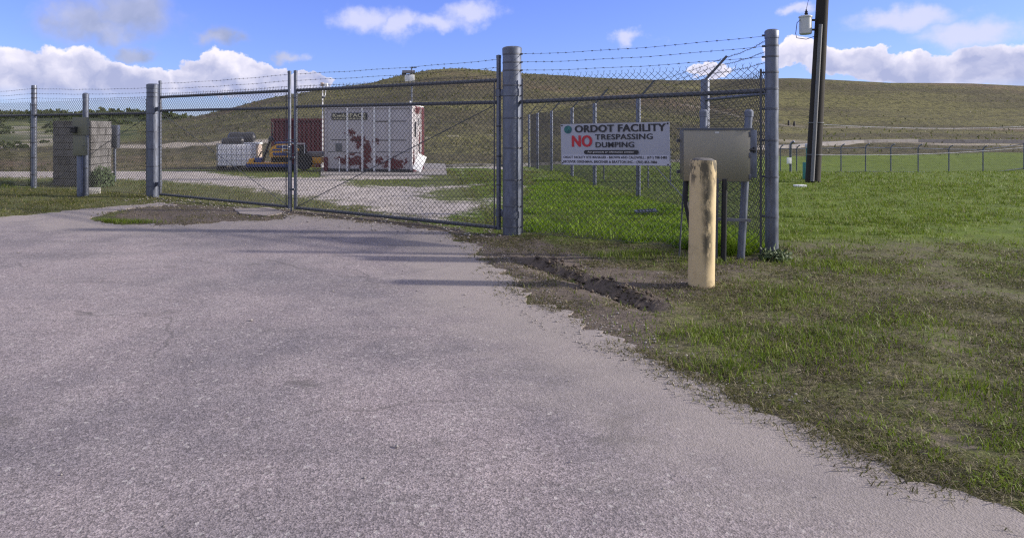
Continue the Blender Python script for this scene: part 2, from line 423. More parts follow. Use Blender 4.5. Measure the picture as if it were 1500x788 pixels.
def mat_container(name, spots, amt=1.0):
    """chalky white paint, flaked off to the red coat in the places listed (local x, z, rx, rz)"""
    m, t, b = new_mat(name)
    p = coords(t)
    n = t.noise(p, 3, 5, 0.6)
    c = t.mix(n, (0.36, 0.345, 0.36), (0.48, 0.46, 0.475))
    st = t.ramp(t.noise(t.mapv(p, (5, 5, 0.5)), 3, 5, 0.65), 0.52, 0.75)
    c = t.mix(t.math('MULTIPLY', st, 0.35), c, (0.36, 0.31, 0.29))
    off = t.vmath('SUBTRACT', t.noise(p, 4.5, 6, 0.65, out='Color'), (0.5, 0.5, 0.5))
    pw = t.vmath('ADD', p, t.vmath('MULTIPLY', off, (0.55, 0.55, 0.55)))
    f = None
    for (x, y, z, rx, ry, rz) in spots:
        d = t.vmath('LENGTH', t.vmath('MULTIPLY', t.vmath('SUBTRACT', pw, (x, y, z)), (1 / rx, 1 / ry, 1 / rz)))
        v = t.math('SUBTRACT', 1.0, d)
        f = v if f is None else t.math('MAXIMUM', f, v)
    f = t.math('ADD', f, t.math('MULTIPLY', t.math('SUBTRACT', t.noise(p, 11, 6, 0.7), 0.53), 2.6))
    k = t.ramp(f, 0.02, 0.12)
    red = t.mix(t.noise(p, 12, 4), (0.065, 0.014, 0.018), (0.135, 0.032, 0.034))
    c = t.mix(k, c, red)
    t.put(b.inputs['Base Color'], c); b.inputs['Roughness'].default_value = 0.7
    bump(t, b, t.math('SUBTRACT', t.noise(p, 20, 4, 0.6), k), 0.2, 0.006)

def mat_asphalt():
    m, t, b = new_mat('asphalt')
    p = world_pos(t)
    big = t.noise(p, 0.45, 5, 0.6)
    mid = t.noise(p, 2.2, 6, 0.62)
    fine = t.voro(p, 130, 'F1', 'Color')
    fsep = t.node('ShaderNodeSeparateColor'); t.put(fsep.inputs[0], fine)
    c = t.mix(t.ramp(big, 0.3, 0.7), (0.112, 0.102, 0.116), (0.240, 0.204, 0.210))
    streak = t.noise(t.mapv(p, (0.35, 1.5, 1), (2, 0, 0)), 1.1, 5, 0.6)
    c = t.mix(t.math('MULTIPLY', t.ramp(streak, 0.5, 0.68), 0.6), c, (0.120, 0.108, 0.115))
    c = t.mix(t.math('MULTIPLY', t.ramp(mid, 0.35, 0.75), 0.55), c, (0.235, 0.208, 0.215))
    f2 = t.node('ShaderNodeSeparateColor'); t.put(f2.inputs[0], t.voro(p, 55, 'F1', 'Color'))
    g = t.math('MULTIPLY', t.ramp(fsep.outputs[0], 0.0, 1.0, 0.45, 1.6, smooth=False), t.ramp(f2.outputs[0], 0.0, 1.0, 0.80, 1.20, smooth=False))
    g2 = t.node('ShaderNodeCombineColor'); [t.put(g2.inputs[i], g) for i in range(3)]
    c = t.mix(0.85, c, g2.outputs[0], 'MULTIPLY')
    peb = t.math('GREATER_THAN', f2.outputs[1], 0.982)
    c = t.mix(t.math('MULTIPLY', peb, 0.5), c, (0.42, 0.40, 0.39))
    oil = t.ramp(t.noise(t.vmath('ADD', p, (7.3, 1.1, 0)), 1.4, 5, 0.6), 0.62, 0.72)
    c = t.mix(t.math('MULTIPLY', oil, 0.45), c, (0.06, 0.055, 0.052))
    crk = t.voro(t.vmath('ADD', p, t.vmath('MULTIPLY', t.noise(p, 1.6, 4, out='Color'), (0.5, 0.5, 0))), 0.42, 'DISTANCE_TO_EDGE')
    ck = t.math('MULTIPLY', t.ramp(crk, 0.0015, 0.006, 1, 0), t.ramp(t.noise(p, 0.5, 2), 0.46, 0.56))
    c = t.mix(t.math('MULTIPLY', ck, 0.4), c, (0.05, 0.047, 0.045))
    # pale, worn margin and dusty edge, given per vertex by the distance to the broken edge
    e = t.attr('edge')
    dust = t.ramp(t.math('ADD', e, t.math('MULTIPLY', t.math('SUBTRACT', mid, 0.5), 0.9)), 0.05, 0.9, 0, 1)
    c = t.mix(t.math('MULTIPLY', dust, 0.7), c, (0.250, 0.222, 0.205))
    t.put(b.inputs['Base Color'], c)
    b.inputs['Roughness'].default_value = 0.88
    hgt = t.math('ADD', t.math('MULTIPLY', t.voro(p, 130), 0.6), t.math('MULTIPLY', t.noise(p, 40, 4, 0.6), 0.8))
    bump(t, b, hgt, 0.55, 0.006)
mat_asphalt()

def mat_ground():
    m, t, b = new_mat('ground_cover')
    p = world_pos(t)
    n_big = t.noise(p, 0.35, 5, 0.6); n_mid = t.noise(p, 1.7, 6, 0.65); n_fine = t.noise(p, 14, 5, 0.65); n_xf = t.noise(p, 70, 3, 0.6)
    nn = t.math('SUBTRACT', t.math('ADD', t.math('MULTIPLY', n_mid, 0.6), t.math('MULTIPLY', n_fine, 0.4)), 0.5)
    # lawn
    gr = t.mix(t.ramp(n_mid, 0.3, 0.7), (0.062, 0.098, 0.010), (0.115, 0.165, 0.018))
    gr = t.mix(t.math('MULTIPLY', t.ramp(n_fine, 0.45, 0.75), 0.5), gr, (0.17, 0.165, 0.07))
    gr = t.mix(t.math('MULTIPLY', t.ramp(n_xf, 0.4, 0.8), 0.35), gr, (0.02, 0.035, 0.008))
    wn = t.attr('worn'); n_b = t.noise(p, 150, 4, 0.7); n_c = t.noise(p, 32, 5, 0.7)
    th = t.mix(t.ramp(n_c, 0.35, 0.65), (0.050, 0.042, 0.030), (0.150, 0.128, 0.085))
    th = t.mix(t.math('MULTIPLY', t.ramp(n_b, 0.52, 0.66), 0.7), th, (0.27, 0.235, 0.175))
    th = t.mix(t.math('MULTIPLY', t.ramp(n_b, 0.46, 0.36), 0.7), th, (0.022, 0.020, 0.014))
    th = t.mix(t.math('MULTIPLY', t.ramp(t.noise(p, 4.2, 6, 0.7), 0.46, 0.60), 0.6), th, (0.085, 0.105, 0.022))
    gr = t.mix(t.math('MULTIPLY', wn, 0.85), gr, th)
    # hill: rough unmown grass, brown and olive in contour bands
    bands = t.noise(t.mapv(p, (0.012, 0.05, 0.16)), 1.0, 4, 0.55)
    spk = t.noise(t.mapv(p, (1, 0.45, 1)), 1.3, 6, 0.72)
    hl = t.mix(t.ramp(bands, 0.42, 0.58), (0.076, 0.068, 0.040), (0.126, 0.120, 0.048))
    hl = t.mix(t.ramp(t.noise(t.mapv(p, (0.02, 0.02, 0.1), (5, 2, 0)), 1.0, 5, 0.6), 0.52, 0.70), hl, (0.140, 0.100, 0.070))
    hl = t.mix(t.math('MULTIPLY', t.ramp(spk, 0.46, 0.58), 0.8), hl, (0.034, 0.034, 0.016))
    hl = t.mix(t.math('MULTIPLY', t.ramp(t.noise(p, 3.1, 5, 0.7), 0.52, 0.64), 0.5), hl, (0.20, 0.18, 0.105))
    pal = t.ramp(t.noise(p, 0.55, 4, 0.6), 0.62, 0.70)
    hl = t.mix(t.math('MULTIPLY', pal, 0.35), hl, (0.15, 0.17, 0.05))
    lg = t.mix(t.ramp(t.noise(p, 0.045, 6, 0.62), 0.42, 0.58), (0.040, 0.062, 0.020), (0.125, 0.140, 0.048))
    lg = t.mix(t.math('MULTIPLY', t.ramp(t.noise(t.mapv(p, (1, .5, 1), (9, 0, 0)), 0.16, 5, 0.65), 0.54, 0.66), 0.7), lg, (0.20, 0.19, 0.095))
    lg = t.mix(t.math('MULTIPLY', t.ramp(t.noise(p, 0.5, 5, 0.7), 0.5, 0.62), 0.6), lg, (0.030, 0.045, 0.015))
    sz = t.node('ShaderNodeSeparateXYZ'); t.put(sz.inputs[0], p)
    zz = t.math('ADD', t.math('MULTIPLY', sz.outputs[2], 0.42), t.math('MULTIPLY', t.noise(p, 0.03, 3, 0.5), 1.2))
    ln = t.ramp(t.math('ABSOLUTE', t.math('SUBTRACT', t.math('FRACT', zz), 0.5)), 0.015, 0.07, 1, 0)
    hl = t.mix(t.math('MULTIPLY', ln, t.ramp(t.noise(p, 0.11, 3), 0.42, 0.6, 0.1, 0.65)), hl, (0.040, 0.036, 0.022))
    hl = t.mix(t.attr('greener'), hl, lg)
    wd = t.mix(t.ramp(t.noise(p, 0.6, 4, 0.6), 0.35, 0.65), (0.018, 0.028, 0.010), (0.045, 0.06, 0.02))
    hl = t.mix(t.attr('wooded'), hl, wd)
    c = t.mix(t.attr('hill'), gr, hl)
    # bare soil
    so = t.mix(n_fine, (0.055, 0.045, 0.038), (0.165, 0.138, 0.118))
    so = t.mix(t.math('MULTIPLY', t.ramp(n_xf, 0.6, 0.8), 0.4), so, (0.24, 0.215, 0.19))
    kd = t.ramp(t.math('ADD', t.attr('dirt'), t.math('MULTIPLY', nn, 1.3)), -0.06, 0.14)
    c = t.mix(kd, c, so)
    # crushed coral gravel
    vc = t.node('ShaderNodeSeparateColor'); t.put(vc.inputs[0], t.voro(p, 22, 'F1', 'Color'))
    gv = t.mix(t.ramp(n_mid, 0.3, 0.7), (0.24, 0.215, 0.20), (0.38, 0.345, 0.33))
    gv = t.mix(t.math('MULTIPLY', vc.outputs[0], 0.45), gv, (0.52, 0.48, 0.46))
    gv = t.mix(t.math('MULTIPLY', t.ramp(n_fine, 0.55, 0.8), 0.5), gv, (0.13, 0.115, 0.10))
    kg = t.ramp(t.math('ADD', t.attr('gravel'), t.math('MULTIPLY', nn, 4.6)), -0.10, 0.28)
    c = t.mix(kg, c, gv)
    tr = t.attr('track')
    c = t.mix(t.math('MULTIPLY', tr, 0.9), c, (0.40, 0.36, 0.32))
    t.put(b.inputs['Base Color'], c); b.inputs['Roughness'].default_value = 0.95
    b.inputs['Specular IOR Level'].default_value = 0.15
    h = t.math('ADD', t.math('MULTIPLY', n_fine, 1.0), t.math('MULTIPLY', n_xf, 0.5))
    n1 = t.node('ShaderNodeBump'); n1.inputs['Strength'].default_value = 0.6; n1.inputs['Distance'].default_value = 0.03; t.put(n1.inputs['Height'], h)
    n2 = t.node('ShaderNodeBump'); n2.inputs['Distance'].default_value = 0.5
    t.put(n2.inputs['Strength'], t.math('MULTIPLY', t.attr('hill'), 0.8)); t.put(n2.inputs['Height'], spk)
    t.l.new(n1.outputs[0], n2.inputs['Normal']); t.l.new(n2.outputs[0], b.inputs['Normal'])
mat_ground()

def mat_blades(name, a, bcol, dry, dry_amt=0.4):
    m, t, b = new_mat(name)
    p = world_pos(t)
    c = t.mix(t.ramp(t.noise(p, 1.3, 4, 0.6), 0.3, 0.7), a, bcol)
    r = t.attr('shade')
    c = t.mix(t.math('MULTIPLY', t.ramp(r, 1 - dry_amt, 1.0), 0.8), c, dry)
    t.put(b.inputs['Base Color'], c); b.inputs['Roughness'].default_value = 0.6
    b.inputs['Specular IOR Level'].default_value = 0.25
    tr = t.node('ShaderNodeBsdfTranslucent'); t.put(tr.inputs[0], t.mix(0.5, c, (0.14, 0.20, 0.02)))
    mx = t.node('ShaderNodeMixShader'); mx.inputs[0].default_value = 0.32
    t.l.new(b.outputs[0], mx.inputs[1]); t.l.new(tr.outputs[0], mx.inputs[2])
    out = [n for n in t.n if n.type == 'OUTPUT_MATERIAL'][0]
    t.l.new(mx.outputs[0], out.inputs[0])
mat_blades('grass_blade', (0.075, 0.130, 0.008), (0.145, 0.215, 0.016), (0.24, 0.20, 0.11), 0.42)
mat_blades('lush_blade', (0.100, 0.205, 0.008), (0.220, 0.340, 0.020), (0.20, 0.22, 0.08), 0.15)
mat_blades('scrub_leaf', (0.022, 0.036, 0.012), (0.055, 0.072, 0.022), (0.09, 0.10, 0.04), 0.2)
mat_blades('hill_blade', (0.054, 0.050, 0.027), (0.090, 0.086, 0.040), (0.15, 0.12, 0.075), 0.40)
mat_blades('yard_blade', (0.075, 0.088, 0.018), (0.130, 0.135, 0.036), (0.23, 0.19, 0.115), 0.55)
mat_blades('litter_blade', (0.070, 0.055, 0.035), (0.125, 0.115, 0.050), (0.33, 0.28, 0.20), 0.40)

# ---------------------------------------------------------------- mesh builder
class MB:
    def __init__(s): s.v = []; s.f = []
    def add(s, v, f):
        o = len(s.v); s.v += [Vector(a) for a in v]; s.f += [tuple(i + o for i in q) for q in f]; return s
    def box(s, lo, hi, M=None, bev=0.0):
        lo, hi = Vector(lo), Vector(hi)
        if bev > 0:
            bm = bmesh.new(); bmesh.ops.create_cube(bm, size=1)
            for v in bm.verts: v.co = Vector((lo[i] + (v.co[i] + 0.5) * (hi[i] - lo[i]) for i in range(3)))
            bmesh.ops.bevel(bm, geom=list(bm.edges), offset=bev, segments=2, profile=0.6, affect='EDGES')
            vs = [v.co.copy() for v in bm.verts]; bm.verts.index_update()
            fs = [tuple(v.index for v in f.verts) for f in bm.faces]; bm.free()
        else:
            vs = [Vector((x, y, z)) for z in (lo.z, hi.z) for y in (lo.y, hi.y) for x in (lo.x, hi.x)]
            fs = [(0, 2, 3, 1), (4, 5, 7, 6), (0, 1, 5, 4), (2, 6, 7, 3), (0, 4, 6, 2), (1, 3, 7, 5)]
        if M is not None: vs = [M @ v for v in vs]
        return s.add(vs, fs)
    def tube(s, p0, p1, r, n=10, r1=None, caps=True):
        p0, p1 = Vector(p0), Vector(p1); r1 = r if r1 is None else r1
        d = (p1 - p0).normalized()
        a = d.orthogonal().normalized(); b = d.cross(a)
        vs = []
        for p, rr in ((p0, r), (p1, r1)):
            for k in range(n):
                t = 2 * math.pi * k / n
                vs.append(p + a * math.cos(t) * rr + b * math.sin(t) * rr)
        fs = [(k, (k + 1) % n, n + (k + 1) % n, n + k) for k in range(n)]
        if caps: fs += [tuple(range(n - 1, -1, -1)), tuple(range(n, 2 * n))]
        return s.add(vs, fs)
    def path(s, pts, r, n=8):
        pts = [Vector(p) for p in pts]
        vs = []; prev = None
        for i, p in enumerate(pts):
            d = (pts[min(i + 1, len(pts) - 1)] - pts[max(i - 1, 0)]).normalized()
            if prev is None: a = d.orthogonal().normalized()
            else: a = (prev - d * prev.dot(d)).normalized()
            prev = a; b = d.cross(a)
            for k in range(n):
                t = 2 * math.pi * k / n
                vs.append(p + a * math.cos(t) * r + b * math.sin(t) * r)
        m = len(pts)
        fs = [(i * n + k, i * n + (k + 1) % n, (i + 1) * n + (k + 1) % n, (i + 1) * n + k) for i in range(m - 1) for k in range(n)]
        fs += [tuple(range(n - 1, -1, -1)), tuple(range((m - 1) * n, m * n))]
        return s.add(vs, fs)
    def lathe(s, prof, c=(0, 0, 0), n=24, M=None):
        c = Vector(c); vs = []
        for (r, z) in prof:
            for k in range(n):
                t = 2 * math.pi * k / n
                vs.append(Vector((r * math.cos(t), r * math.sin(t), z)))
        if M is not None: vs = [M @ v for v in vs]
        vs = [v + c for v in vs]
        m = len(prof)
        fs = [(i * n + k, i * n + (k + 1) % n, (i + 1) * n + (k + 1) % n, (i + 1) * n + k) for i in range(m - 1) for k in range(n)]
        if prof[0][0] > 1e-6: fs.append(tuple(range(n - 1, -1, -1)))
        if prof[-1][0] > 1e-6: fs.append(tuple(range((m - 1) * n, m * n)))
        return s.add(vs, fs)
    def prism(s, pts, h, M=None):
        """flat outline (x, y) extruded by h along z"""
        n = len(pts)
        vs = [Vector((x, y, 0)) for x, y in pts] + [Vector((x, y, h)) for x, y in pts]
        if M is not None: vs = [M @ v for v in vs]
        return s.add(vs, [tuple(range(n - 1, -1, -1)), tuple(range(n, 2 * n))] + [(k, (k + 1) % n, n + (k + 1) % n, n + k) for k in range(n)])
    def mesh(s, name, off=Vector((0, 0, 0)), smooth=True):
        me = bpy.data.meshes.new(name)
        me.from_pydata([tuple(v - off) for v in s.v], [], s.f)
        if smooth and len(s.f) > 0:
            me.polygons.foreach_set('use_smooth', [True] * len(me.polygons))
            try: me.set_sharp_from_angle(angle=R(38))
            except Exception: pass
        me.update()
        return me

OFF = {}
def props(o, label=None, cat=None, group=None, kind=None):
    if label: o['label'] = label
    if cat: o['category'] = cat
    if group: o['group'] = group
    if kind: o['kind'] = kind
    return o
def thing(name, loc, label, cat, group=None):
    o = bpy.data.objects.new(name, None); COL.objects.link(o)
    o.empty_display_size = 0.2
    o.location = loc; OFF[o.name] = Vector(loc)
    return props(o, label, cat, group)
def part(parent, name, mb, m, label=None, kind=None, smooth=True):
    off = OFF[parent.name] if parent is not None else Vector((0, 0, 0))
    me = mb.mesh(name, off, smooth); me.materials.append(MATS[m])
    o = bpy.data.objects.new(name, me); COL.objects.link(o)
    if parent is not None: o.parent = parent
    OFF[o.name] = off
    return props(o, label, None, None, kind)
def solo(name, mb, m, loc, label, cat, group=None, kind=None, smooth=True):
    """a thing that is one mesh"""
    me = mb.mesh(name, Vector(loc), smooth); me.materials.append(MATS[m])
    o = bpy.data.objects.new(name, me); COL.objects.link(o); o.location = loc
    OFF[o.name] = Vector(loc)
    return props(o, label, cat, group, kind)
def piece(parent, name, me, loc, rot=None):
    """a repeated piece sharing its mesh; loc in world coordinates"""
    o = bpy.data.objects.new(name, me); COL.objects.link(o)
    o.parent = parent; o.location = Vector(loc) - OFF[parent.name]
    if rot is not None: o.rotation_euler = rot
    OFF[o.name] = Vector(loc)
    return o
def structure(name, me, m):
    me.materials.append(MATS[m])
    o = bpy.data.objects.new(name, me); COL.objects.link(o)
    OFF[o.name] = Vector((0, 0, 0))
    o['kind'] = 'structure'
    return o

# ---------------------------------------------------------------- ground sheet
def build_ground():
    def grow(a, b, d0, k):
        L = [a]; d = d0
        while L[-1] < b: L.append(L[-1] + d); d *= k
        return L
    xs = np.array([-v for v in grow(12.0, 700, 0.12, 1.09)][::-1] + list(np.arange(-11.9, 9.0, 0.09)) + grow(9.0, 700, 0.12, 1.085))
    ys = np.array(list(np.arange(-60, 1.0, 4.0)) + list(np.arange(1.0, 11.0, 0.075)) + grow(11.0, 900, 0.09, 1.022))
    X, Y = np.meshgrid(xs, ys)
    Z = ground_z(X, Y)
    Z = np.where(Y > 300, far_z(X, Y) - (Y - 300) * 0.02, Z)
    nx, ny = len(xs), len(ys)
    co = np.stack([X, Y, Z], -1).reshape(-1, 3)
    idx = np.arange(nx * ny).reshape(ny, nx)
    q = np.stack([idx[:-1, :-1], idx[:-1, 1:], idx[1:, 1:], idx[1:, :-1]], -1).reshape(-1, 4)
    me = bpy.data.meshes.new('ground')
    me.vertices.add(len(co)); me.vertices.foreach_set('co', co.ravel())
    me.loops.add(q.size); me.loops.foreach_set('vertex_index', q.ravel().astype(np.int32))
    me.polygons.add(len(q)); me.polygons.foreach_set('loop_start', np.arange(0, q.size, 4, dtype=np.int32))
    me.polygons.foreach_set('use_smooth', np.ones(len(q), bool))
    me.update(calc_edges=True)
    x, y = co[:, 0], co[:, 1]
    def put(name, v):
        a = me.attributes.new(name, 'FLOAT', 'POINT'); a.data.foreach_set('value', v.astype(np.float32))
    near = (y < 60)
    g = np.full(len(x), -3.0); d = np.full(len(x), -3.0)
    g[near] = np.clip(gravel_d(x[near], y[near]), -3, 3); d[near] = np.clip(dirt_d(x[near], y[near]), -3, 3)
    put('gravel', g); put('dirt', d)
    put('worn', np.where(x > 0, np.clip((9.9 - y) / 1.0, 0, 1) * np.clip((7.5 - x + (y - 5) * .5) / 3, 0.35, 1), np.where(y < 17, .75, np.clip((24 - y) / 8, .25, .7))) + .55 * ((x > 0) & (x < 1.6) & (y > 13)))
    px = HX + FPX * x / np.maximum(y, 1)
    start = np.interp(px, [-900, 150, 300, 480, 760, 1000, 1139, 2600], [27.5, 27.5, 30, 31, 34.5, 40, 62, 70])
    put('hill', np.clip((y - start) / 1.2, 0, 1))
    put('greener', np.clip((y - 70) / 30, 0, 1) * np.clip((250 - px) / 60, 0, 1) * np.clip((250 - y) / 30, 0, 1))
    put('wooded', np.clip((y - 205 - (fbm(x * .05, y * .05, 3) - .5) * 60) / 25, 0, 1) * np.clip((330 - px) / 60, 0, 1))
    # pale tracks and drainage benches cut along the contours
    tr = np.zeros(len(x))
    zz = co[:, 2]
    ypx = HY - (zz - EYE) / np.maximum(y, 1) * FPX
    ytr = np.interp(px, [160, 240, 330, 470, 560, 640, 740, 830], [218, 214, 211, 206, 204, 201, 200, 203]) 
    Ytr = np.interp(px, [160, 330, 560, 640, 740, 830], [58, 60, 58, 60, 61, 62])
    w = np.where(px < 420, 1.3, 0.22)
    tr = np.maximum(tr, (np.abs(y - Ytr - (fbm(x * 0.1, y * 0 + 3, 2) - .5) * 4) < w) * ((px > 150) & (px < 860)) * np.where(px < 420, 0.75, 0.35))
    Yt2 = 84 + (fbm(x * 0.03, y * 0 + 8, 2) - .5) * 14
    tr = np.maximum(tr, (np.abs(y - Yt2) < 1.4) * (px > 1050) * 0.5)
    tr = np.maximum(tr, (np.abs(y - 128 - (fbm(x * 0.03, y * 0, 2) - .5) * 12) < 1.6) * (px > 1000) * 0.45)
    # winding dirt track up the far left slope
    wp = np.interp(y, [60, 75, 90, 110, 130, 150, 175, 200], [-60, 20, 75, 52, 40, 30, 33, 44])
    tr = np.maximum(tr, (np.abs(px - wp) < np.interp(y, [60, 90, 200], [38, 16, 6])) * ((y > 62) & (y < 195)) * 0.8)
    put('track', tr)
    return structure('ground', me, 'ground_cover')
def gravel_d(x, y):
    s = sdf(GRAVEL, x, y)
    for q in GRASS_IN: s = np.minimum(s, -sdf(q, x, y) - 0.25)
    return s - 0.25
def dirt_d(x, y):
    d = np.maximum(sdf(DIRT, x, y), sdf(DIRT_L, x, y))
    # worn verge: thin turf with soil showing through
    worn = -0.20 - 0.55 * np.clip((y - 7.6) / 1.2, 0, 1) - 0.25 * np.clip((x - 6) / 3, 0, 1) + (fbm(x * .8 + 9, y * .8, 3) - .5) * 0.7
    return np.where((x > 0.5) & (y < 9.2), np.maximum(d, worn), np.where((x < -3) & (y < 18), np.maximum(d, -.25 + (fbm(x * .8, y * .8, 3) - .5) * .6), d))
ground = build_ground()

# ---------------------------------------------------------------- driveway slab with broken edges
def ragged(poly, step=0.05, amp=0.10, near_only=True):
    out = []
    n = len(poly)
    for i in range(n):
        a, b = poly[i], poly[(i + 1) % n]
        L = math.hypot(b[0] - a[0], b[1] - a[1])
        far = min(a[1], b[1]) < 1.0 or min(a[0], b[0]) < -13
        k = 1 if far else max(1, int(L / step))
        nx, ny = -(b[1] - a[1]) / L, (b[0] - a[0]) / L
        for j in range(k):
            t = j / k
            x, y = a[0] + (b[0] - a[0]) * t, a[1] + (b[1] - a[1]) * t
            o = 0 if far else ((float(fbm(np.array([x * 2.6]), np.array([y * 2.6]), 5)[0]) - 0.5) * 2 * amp + (float(fbm(np.array([x * 9 + 3]), np.array([y * 9]), 3)[0]) - 0.5) * amp * 1.5)
            out.append((x + nx * o, y + ny * o))
    return out
def slab(name, poly, top, thick, m, amp=0.20, step=0.04, edge_w=1.6):
    out = ragged(poly, step, amp)
    bm = bmesh.new()
    vs = [bm.verts.new((x, y, top)) for x, y in out]
    es = [bm.edges.new((vs[i], vs[(i + 1) % len(vs)])) for i in range(len(vs))]
    # inner rings carry the distance to the edge
    bmesh.ops.triangle_fill(bm, use_beauty=True, use_dissolve=False, edges=es)
    bmesh.ops.subdivide_edges(bm, edges=[e for e in bm.edges if e.calc_length() > 0.6], cuts=3, use_grid_fill=True)
    bmesh.ops.triangulate(bm, faces=bm.faces[:])
    for _ in range(2):
        bmesh.ops.subdivide_edges(bm, edges=[e for e in bm.edges if e.calc_length() > 0.5], cuts=1)
        bmesh.ops.triangulate(bm, faces=bm.faces[:])
    bnd = [e for e in bm.edges if e.is_boundary]
    r = bmesh.ops.extrude_edge_only(bm, edges=bnd)
    for v in [g for g in r['geom'] if isinstance(g, bmesh.types.BMVert)]:
        v.co.z -= thick
    bm.normal_update()
    bmesh.ops.recalc_face_normals(bm, faces=bm.faces[:])
    me = bpy.data.meshes.new(name); bm.to_mesh(me); bm.free()
    co = np.empty(len(me.vertices) * 3); me.vertices.foreach_get('co', co); co = co.reshape(-1, 3)
    d = np.clip(1 - sdf(poly, co[:, 0], co[:, 1]) / edge_w, 0, 1)
    a = me.attributes.new('edge', 'FLOAT', 'POINT'); a.data.foreach_set('value', d.astype(np.float32))
    return structure(name, me, m)
slab('driveway', ASPHALT, 0.0, 0.06, 'asphalt')
slab('apron_remnant', APRON, 0.004, 0.05, 'asphalt', 0.05, 0.04, 3.0)

# ---------------------------------------------------------------- fence line (ground points under the posts)
P_L2 = Vector((-14.3, 20.75, 0))
P_L1 = GP(50, 275)
P_GL = GP(224, 288)
P_GC = GP(428, 310.5)
P_GR = GP(750, 343)
P_T = GP(1130.5, 378)
def on_line(A, B, x):
    """point of the vertical plane through A-B seen at photo column x"""
    u = (x - HX) / FPX
    ex, ey = B.x - A.x, B.y - A.y
    k = (u * A.y - A.x) / (ex - u * ey)
    return Vector((A.x + ex * k, A.y + ey * k, 0))
def zat(p, y): return EYE + (HY - y) / FPX * p.y
UP = Vector((0, 0, 1))
def H(p, z): return Vector((p.x, p.y, z))

PITCH = 0.082
def chain_link(A, B, z0, z1, zb0=None, barbs=True, r=0.0034, pitch=PITCH):
    """two families of diagonal wires between A and B, with the knuckles standing above the top"""
    mb = MB()
    A, B = H(A, 0), H(B, 0)
    L = (B - A).length; d = (B - A) / L; nrm = Vector((-d.y, d.x, 0))
    zb0 = z0 if zb0 is None else zb0
    hgt = z1 - z0
    def wire(s0, t0, s1, t1, o, rr=r):
        p = A + d * s0 + UP * (z0 + t0) + nrm * o; q = A + d * s1 + UP * (z0 + t1) + nrm * o
        mb.tube(p, q, rr, 3, caps=False)
    n = int((L + hgt) / pitch) + 2
    for k in range(-n, n + 1):
        for sg, o in ((1, 0.0022), (-1, -0.0022)):
            s_at0 = k * pitch + (0 if sg > 0 else 0)
            # s = s_at0 + sg * t
            t0, t1 = 0.0, hgt
            a, b = s_at0 + sg * t0, s_at0 + sg * t1
            if sg > 0:
                if b < 0 or a > L: continue
                if a < 0: t0 = -s_at0
                if b > L: t1 = L - s_at0
            else:
                if a < 0 or b > L: continue
                if a > L: t0 = s_at0 - L
                if b < 0: t1 = s_at0
            if t1 - t0 < 0.01: continue
            wire(s_at0 + sg * t0, t0, s_at0 + sg * t1, t1, o)
    if barbs:
        # where two wires meet at the top selvage the ends are twisted together and splay
        off = (hgt % pitch)
        k = 0
        s = off
        while s < L:
            wire(s, hgt - 0.004, s + random.uniform(-.006, .006), hgt + 0.026, 0)
            tip = 0.05 + random.uniform(-.008, .008)
            wire(s, hgt + 0.022, s - 0.015, hgt + tip, 0, 0.0018); wire(s, hgt + 0.022, s + 0.015, hgt + tip, 0, 0.0018)
            s += pitch
    return mb
def barbed(p0, p1, sag=0.015, step=0.125, r=0.0026):
    p0, p1 = Vector(p0), Vector(p1)
    L = (p1 - p0).length; d = (p1 - p0) / L
    n = max(2, int(L / 0.35))
    def at(t): return p0.lerp(p1, t) - UP * (sag * 4 * t * (1 - t)) + UP * 0.004 * math.sin(t * L * 5.1 + p0.x)
    mb = MB()
    mb.path([at(i / n) for i in range(n + 1)], r, 4)
    s = step * random.uniform(0.4, 0.9)
    sd = d.cross(UP).normalized()
    while s < L - 0.04:
        c = at(s / L)
        mb.tube(c - d * 0.013, c + d * 0.013, r * 2.0, 5)
        for j in range(2):
            a = random.uniform(0, math.pi)
            v = (UP * math.cos(a) + sd * math.sin(a) + d * random.uniform(-.5, .5)).normalized() * 0.021
            mb.tube(c + d * (0.007 if j else -0.007) - v, c + d * (0.007 if j else -0.007) + v, 0.0013, 3)
        s += step * random.uniform(0.93, 1.07)
    return mb
def ring_mesh(r, h, name='band', lug=0.03):
    mb = MB()
    mb.lathe([(r * 0.9, -h / 2), (r, -h / 2), (r + 0.005, -h / 2 + 0.003), (r + 0.005, h / 2 - 0.003), (r, h / 2), (r * 0.9, h / 2)], n=24)
    return mb

def big_post(base, r, top, label, bands, lug_dir=None, group=None, cap='dome', name='gate_post'):
    t = thing(name, base, label, 'fence post', group)
    mb = MB(); mb.lathe([(r, -0.25), (r, top - 0.06)], base, 32)
    part(t, 'pipe', mb, 'galvanized')
    c = MB()
    c.lathe([(r + 0.006, top - 0.10), (r + 0.008, top - 0.02), (r * 0.97, top - 0.004), (r * 0.7, top + 0.008), (0.0, top + 0.014)], base, 32)
    part(t, 'cap', c, 'galvanized')
    proto = ring_mesh(r, 0.026)
    if lug_dir is not None:
        a = math.atan2(lug_dir.y, lug_dir.x)
        M = Matrix.Rotation(a, 4, 'Z')
        proto.box((r - 0.004, -0.006, -0.012), (r + 0.035, 0.006, 0.012), M)
        proto.tube(M @ Vector((r + 0.022, -0.016, 0)), M @ Vector((r + 0.022, 0.016, 0)), 0.006, 6)
    me = proto.mesh('band'); me.materials.append(MATS['galvanized_dark'])
    for z in bands: piece(t, 'band', me, Vector((base[0], base[1], z)))
    return t
fd = (P_T - P_GR).normalized()
gd = (P_GR - P_GL).normalized()
ld = (P_GL - P_L1).normalized()
fn = Vector((fd.y, -fd.x, 0))            # fence normal, towards the driveway
gpost_r = big_post(P_GR, 0.137, 2.77, 'thick galvanized gate post beside the no trespassing sign', [2.66, 2.54, 2.42, 2.2, 2.05, 1.72, 1.28, 0.81, 0.42, 0.12], fd)
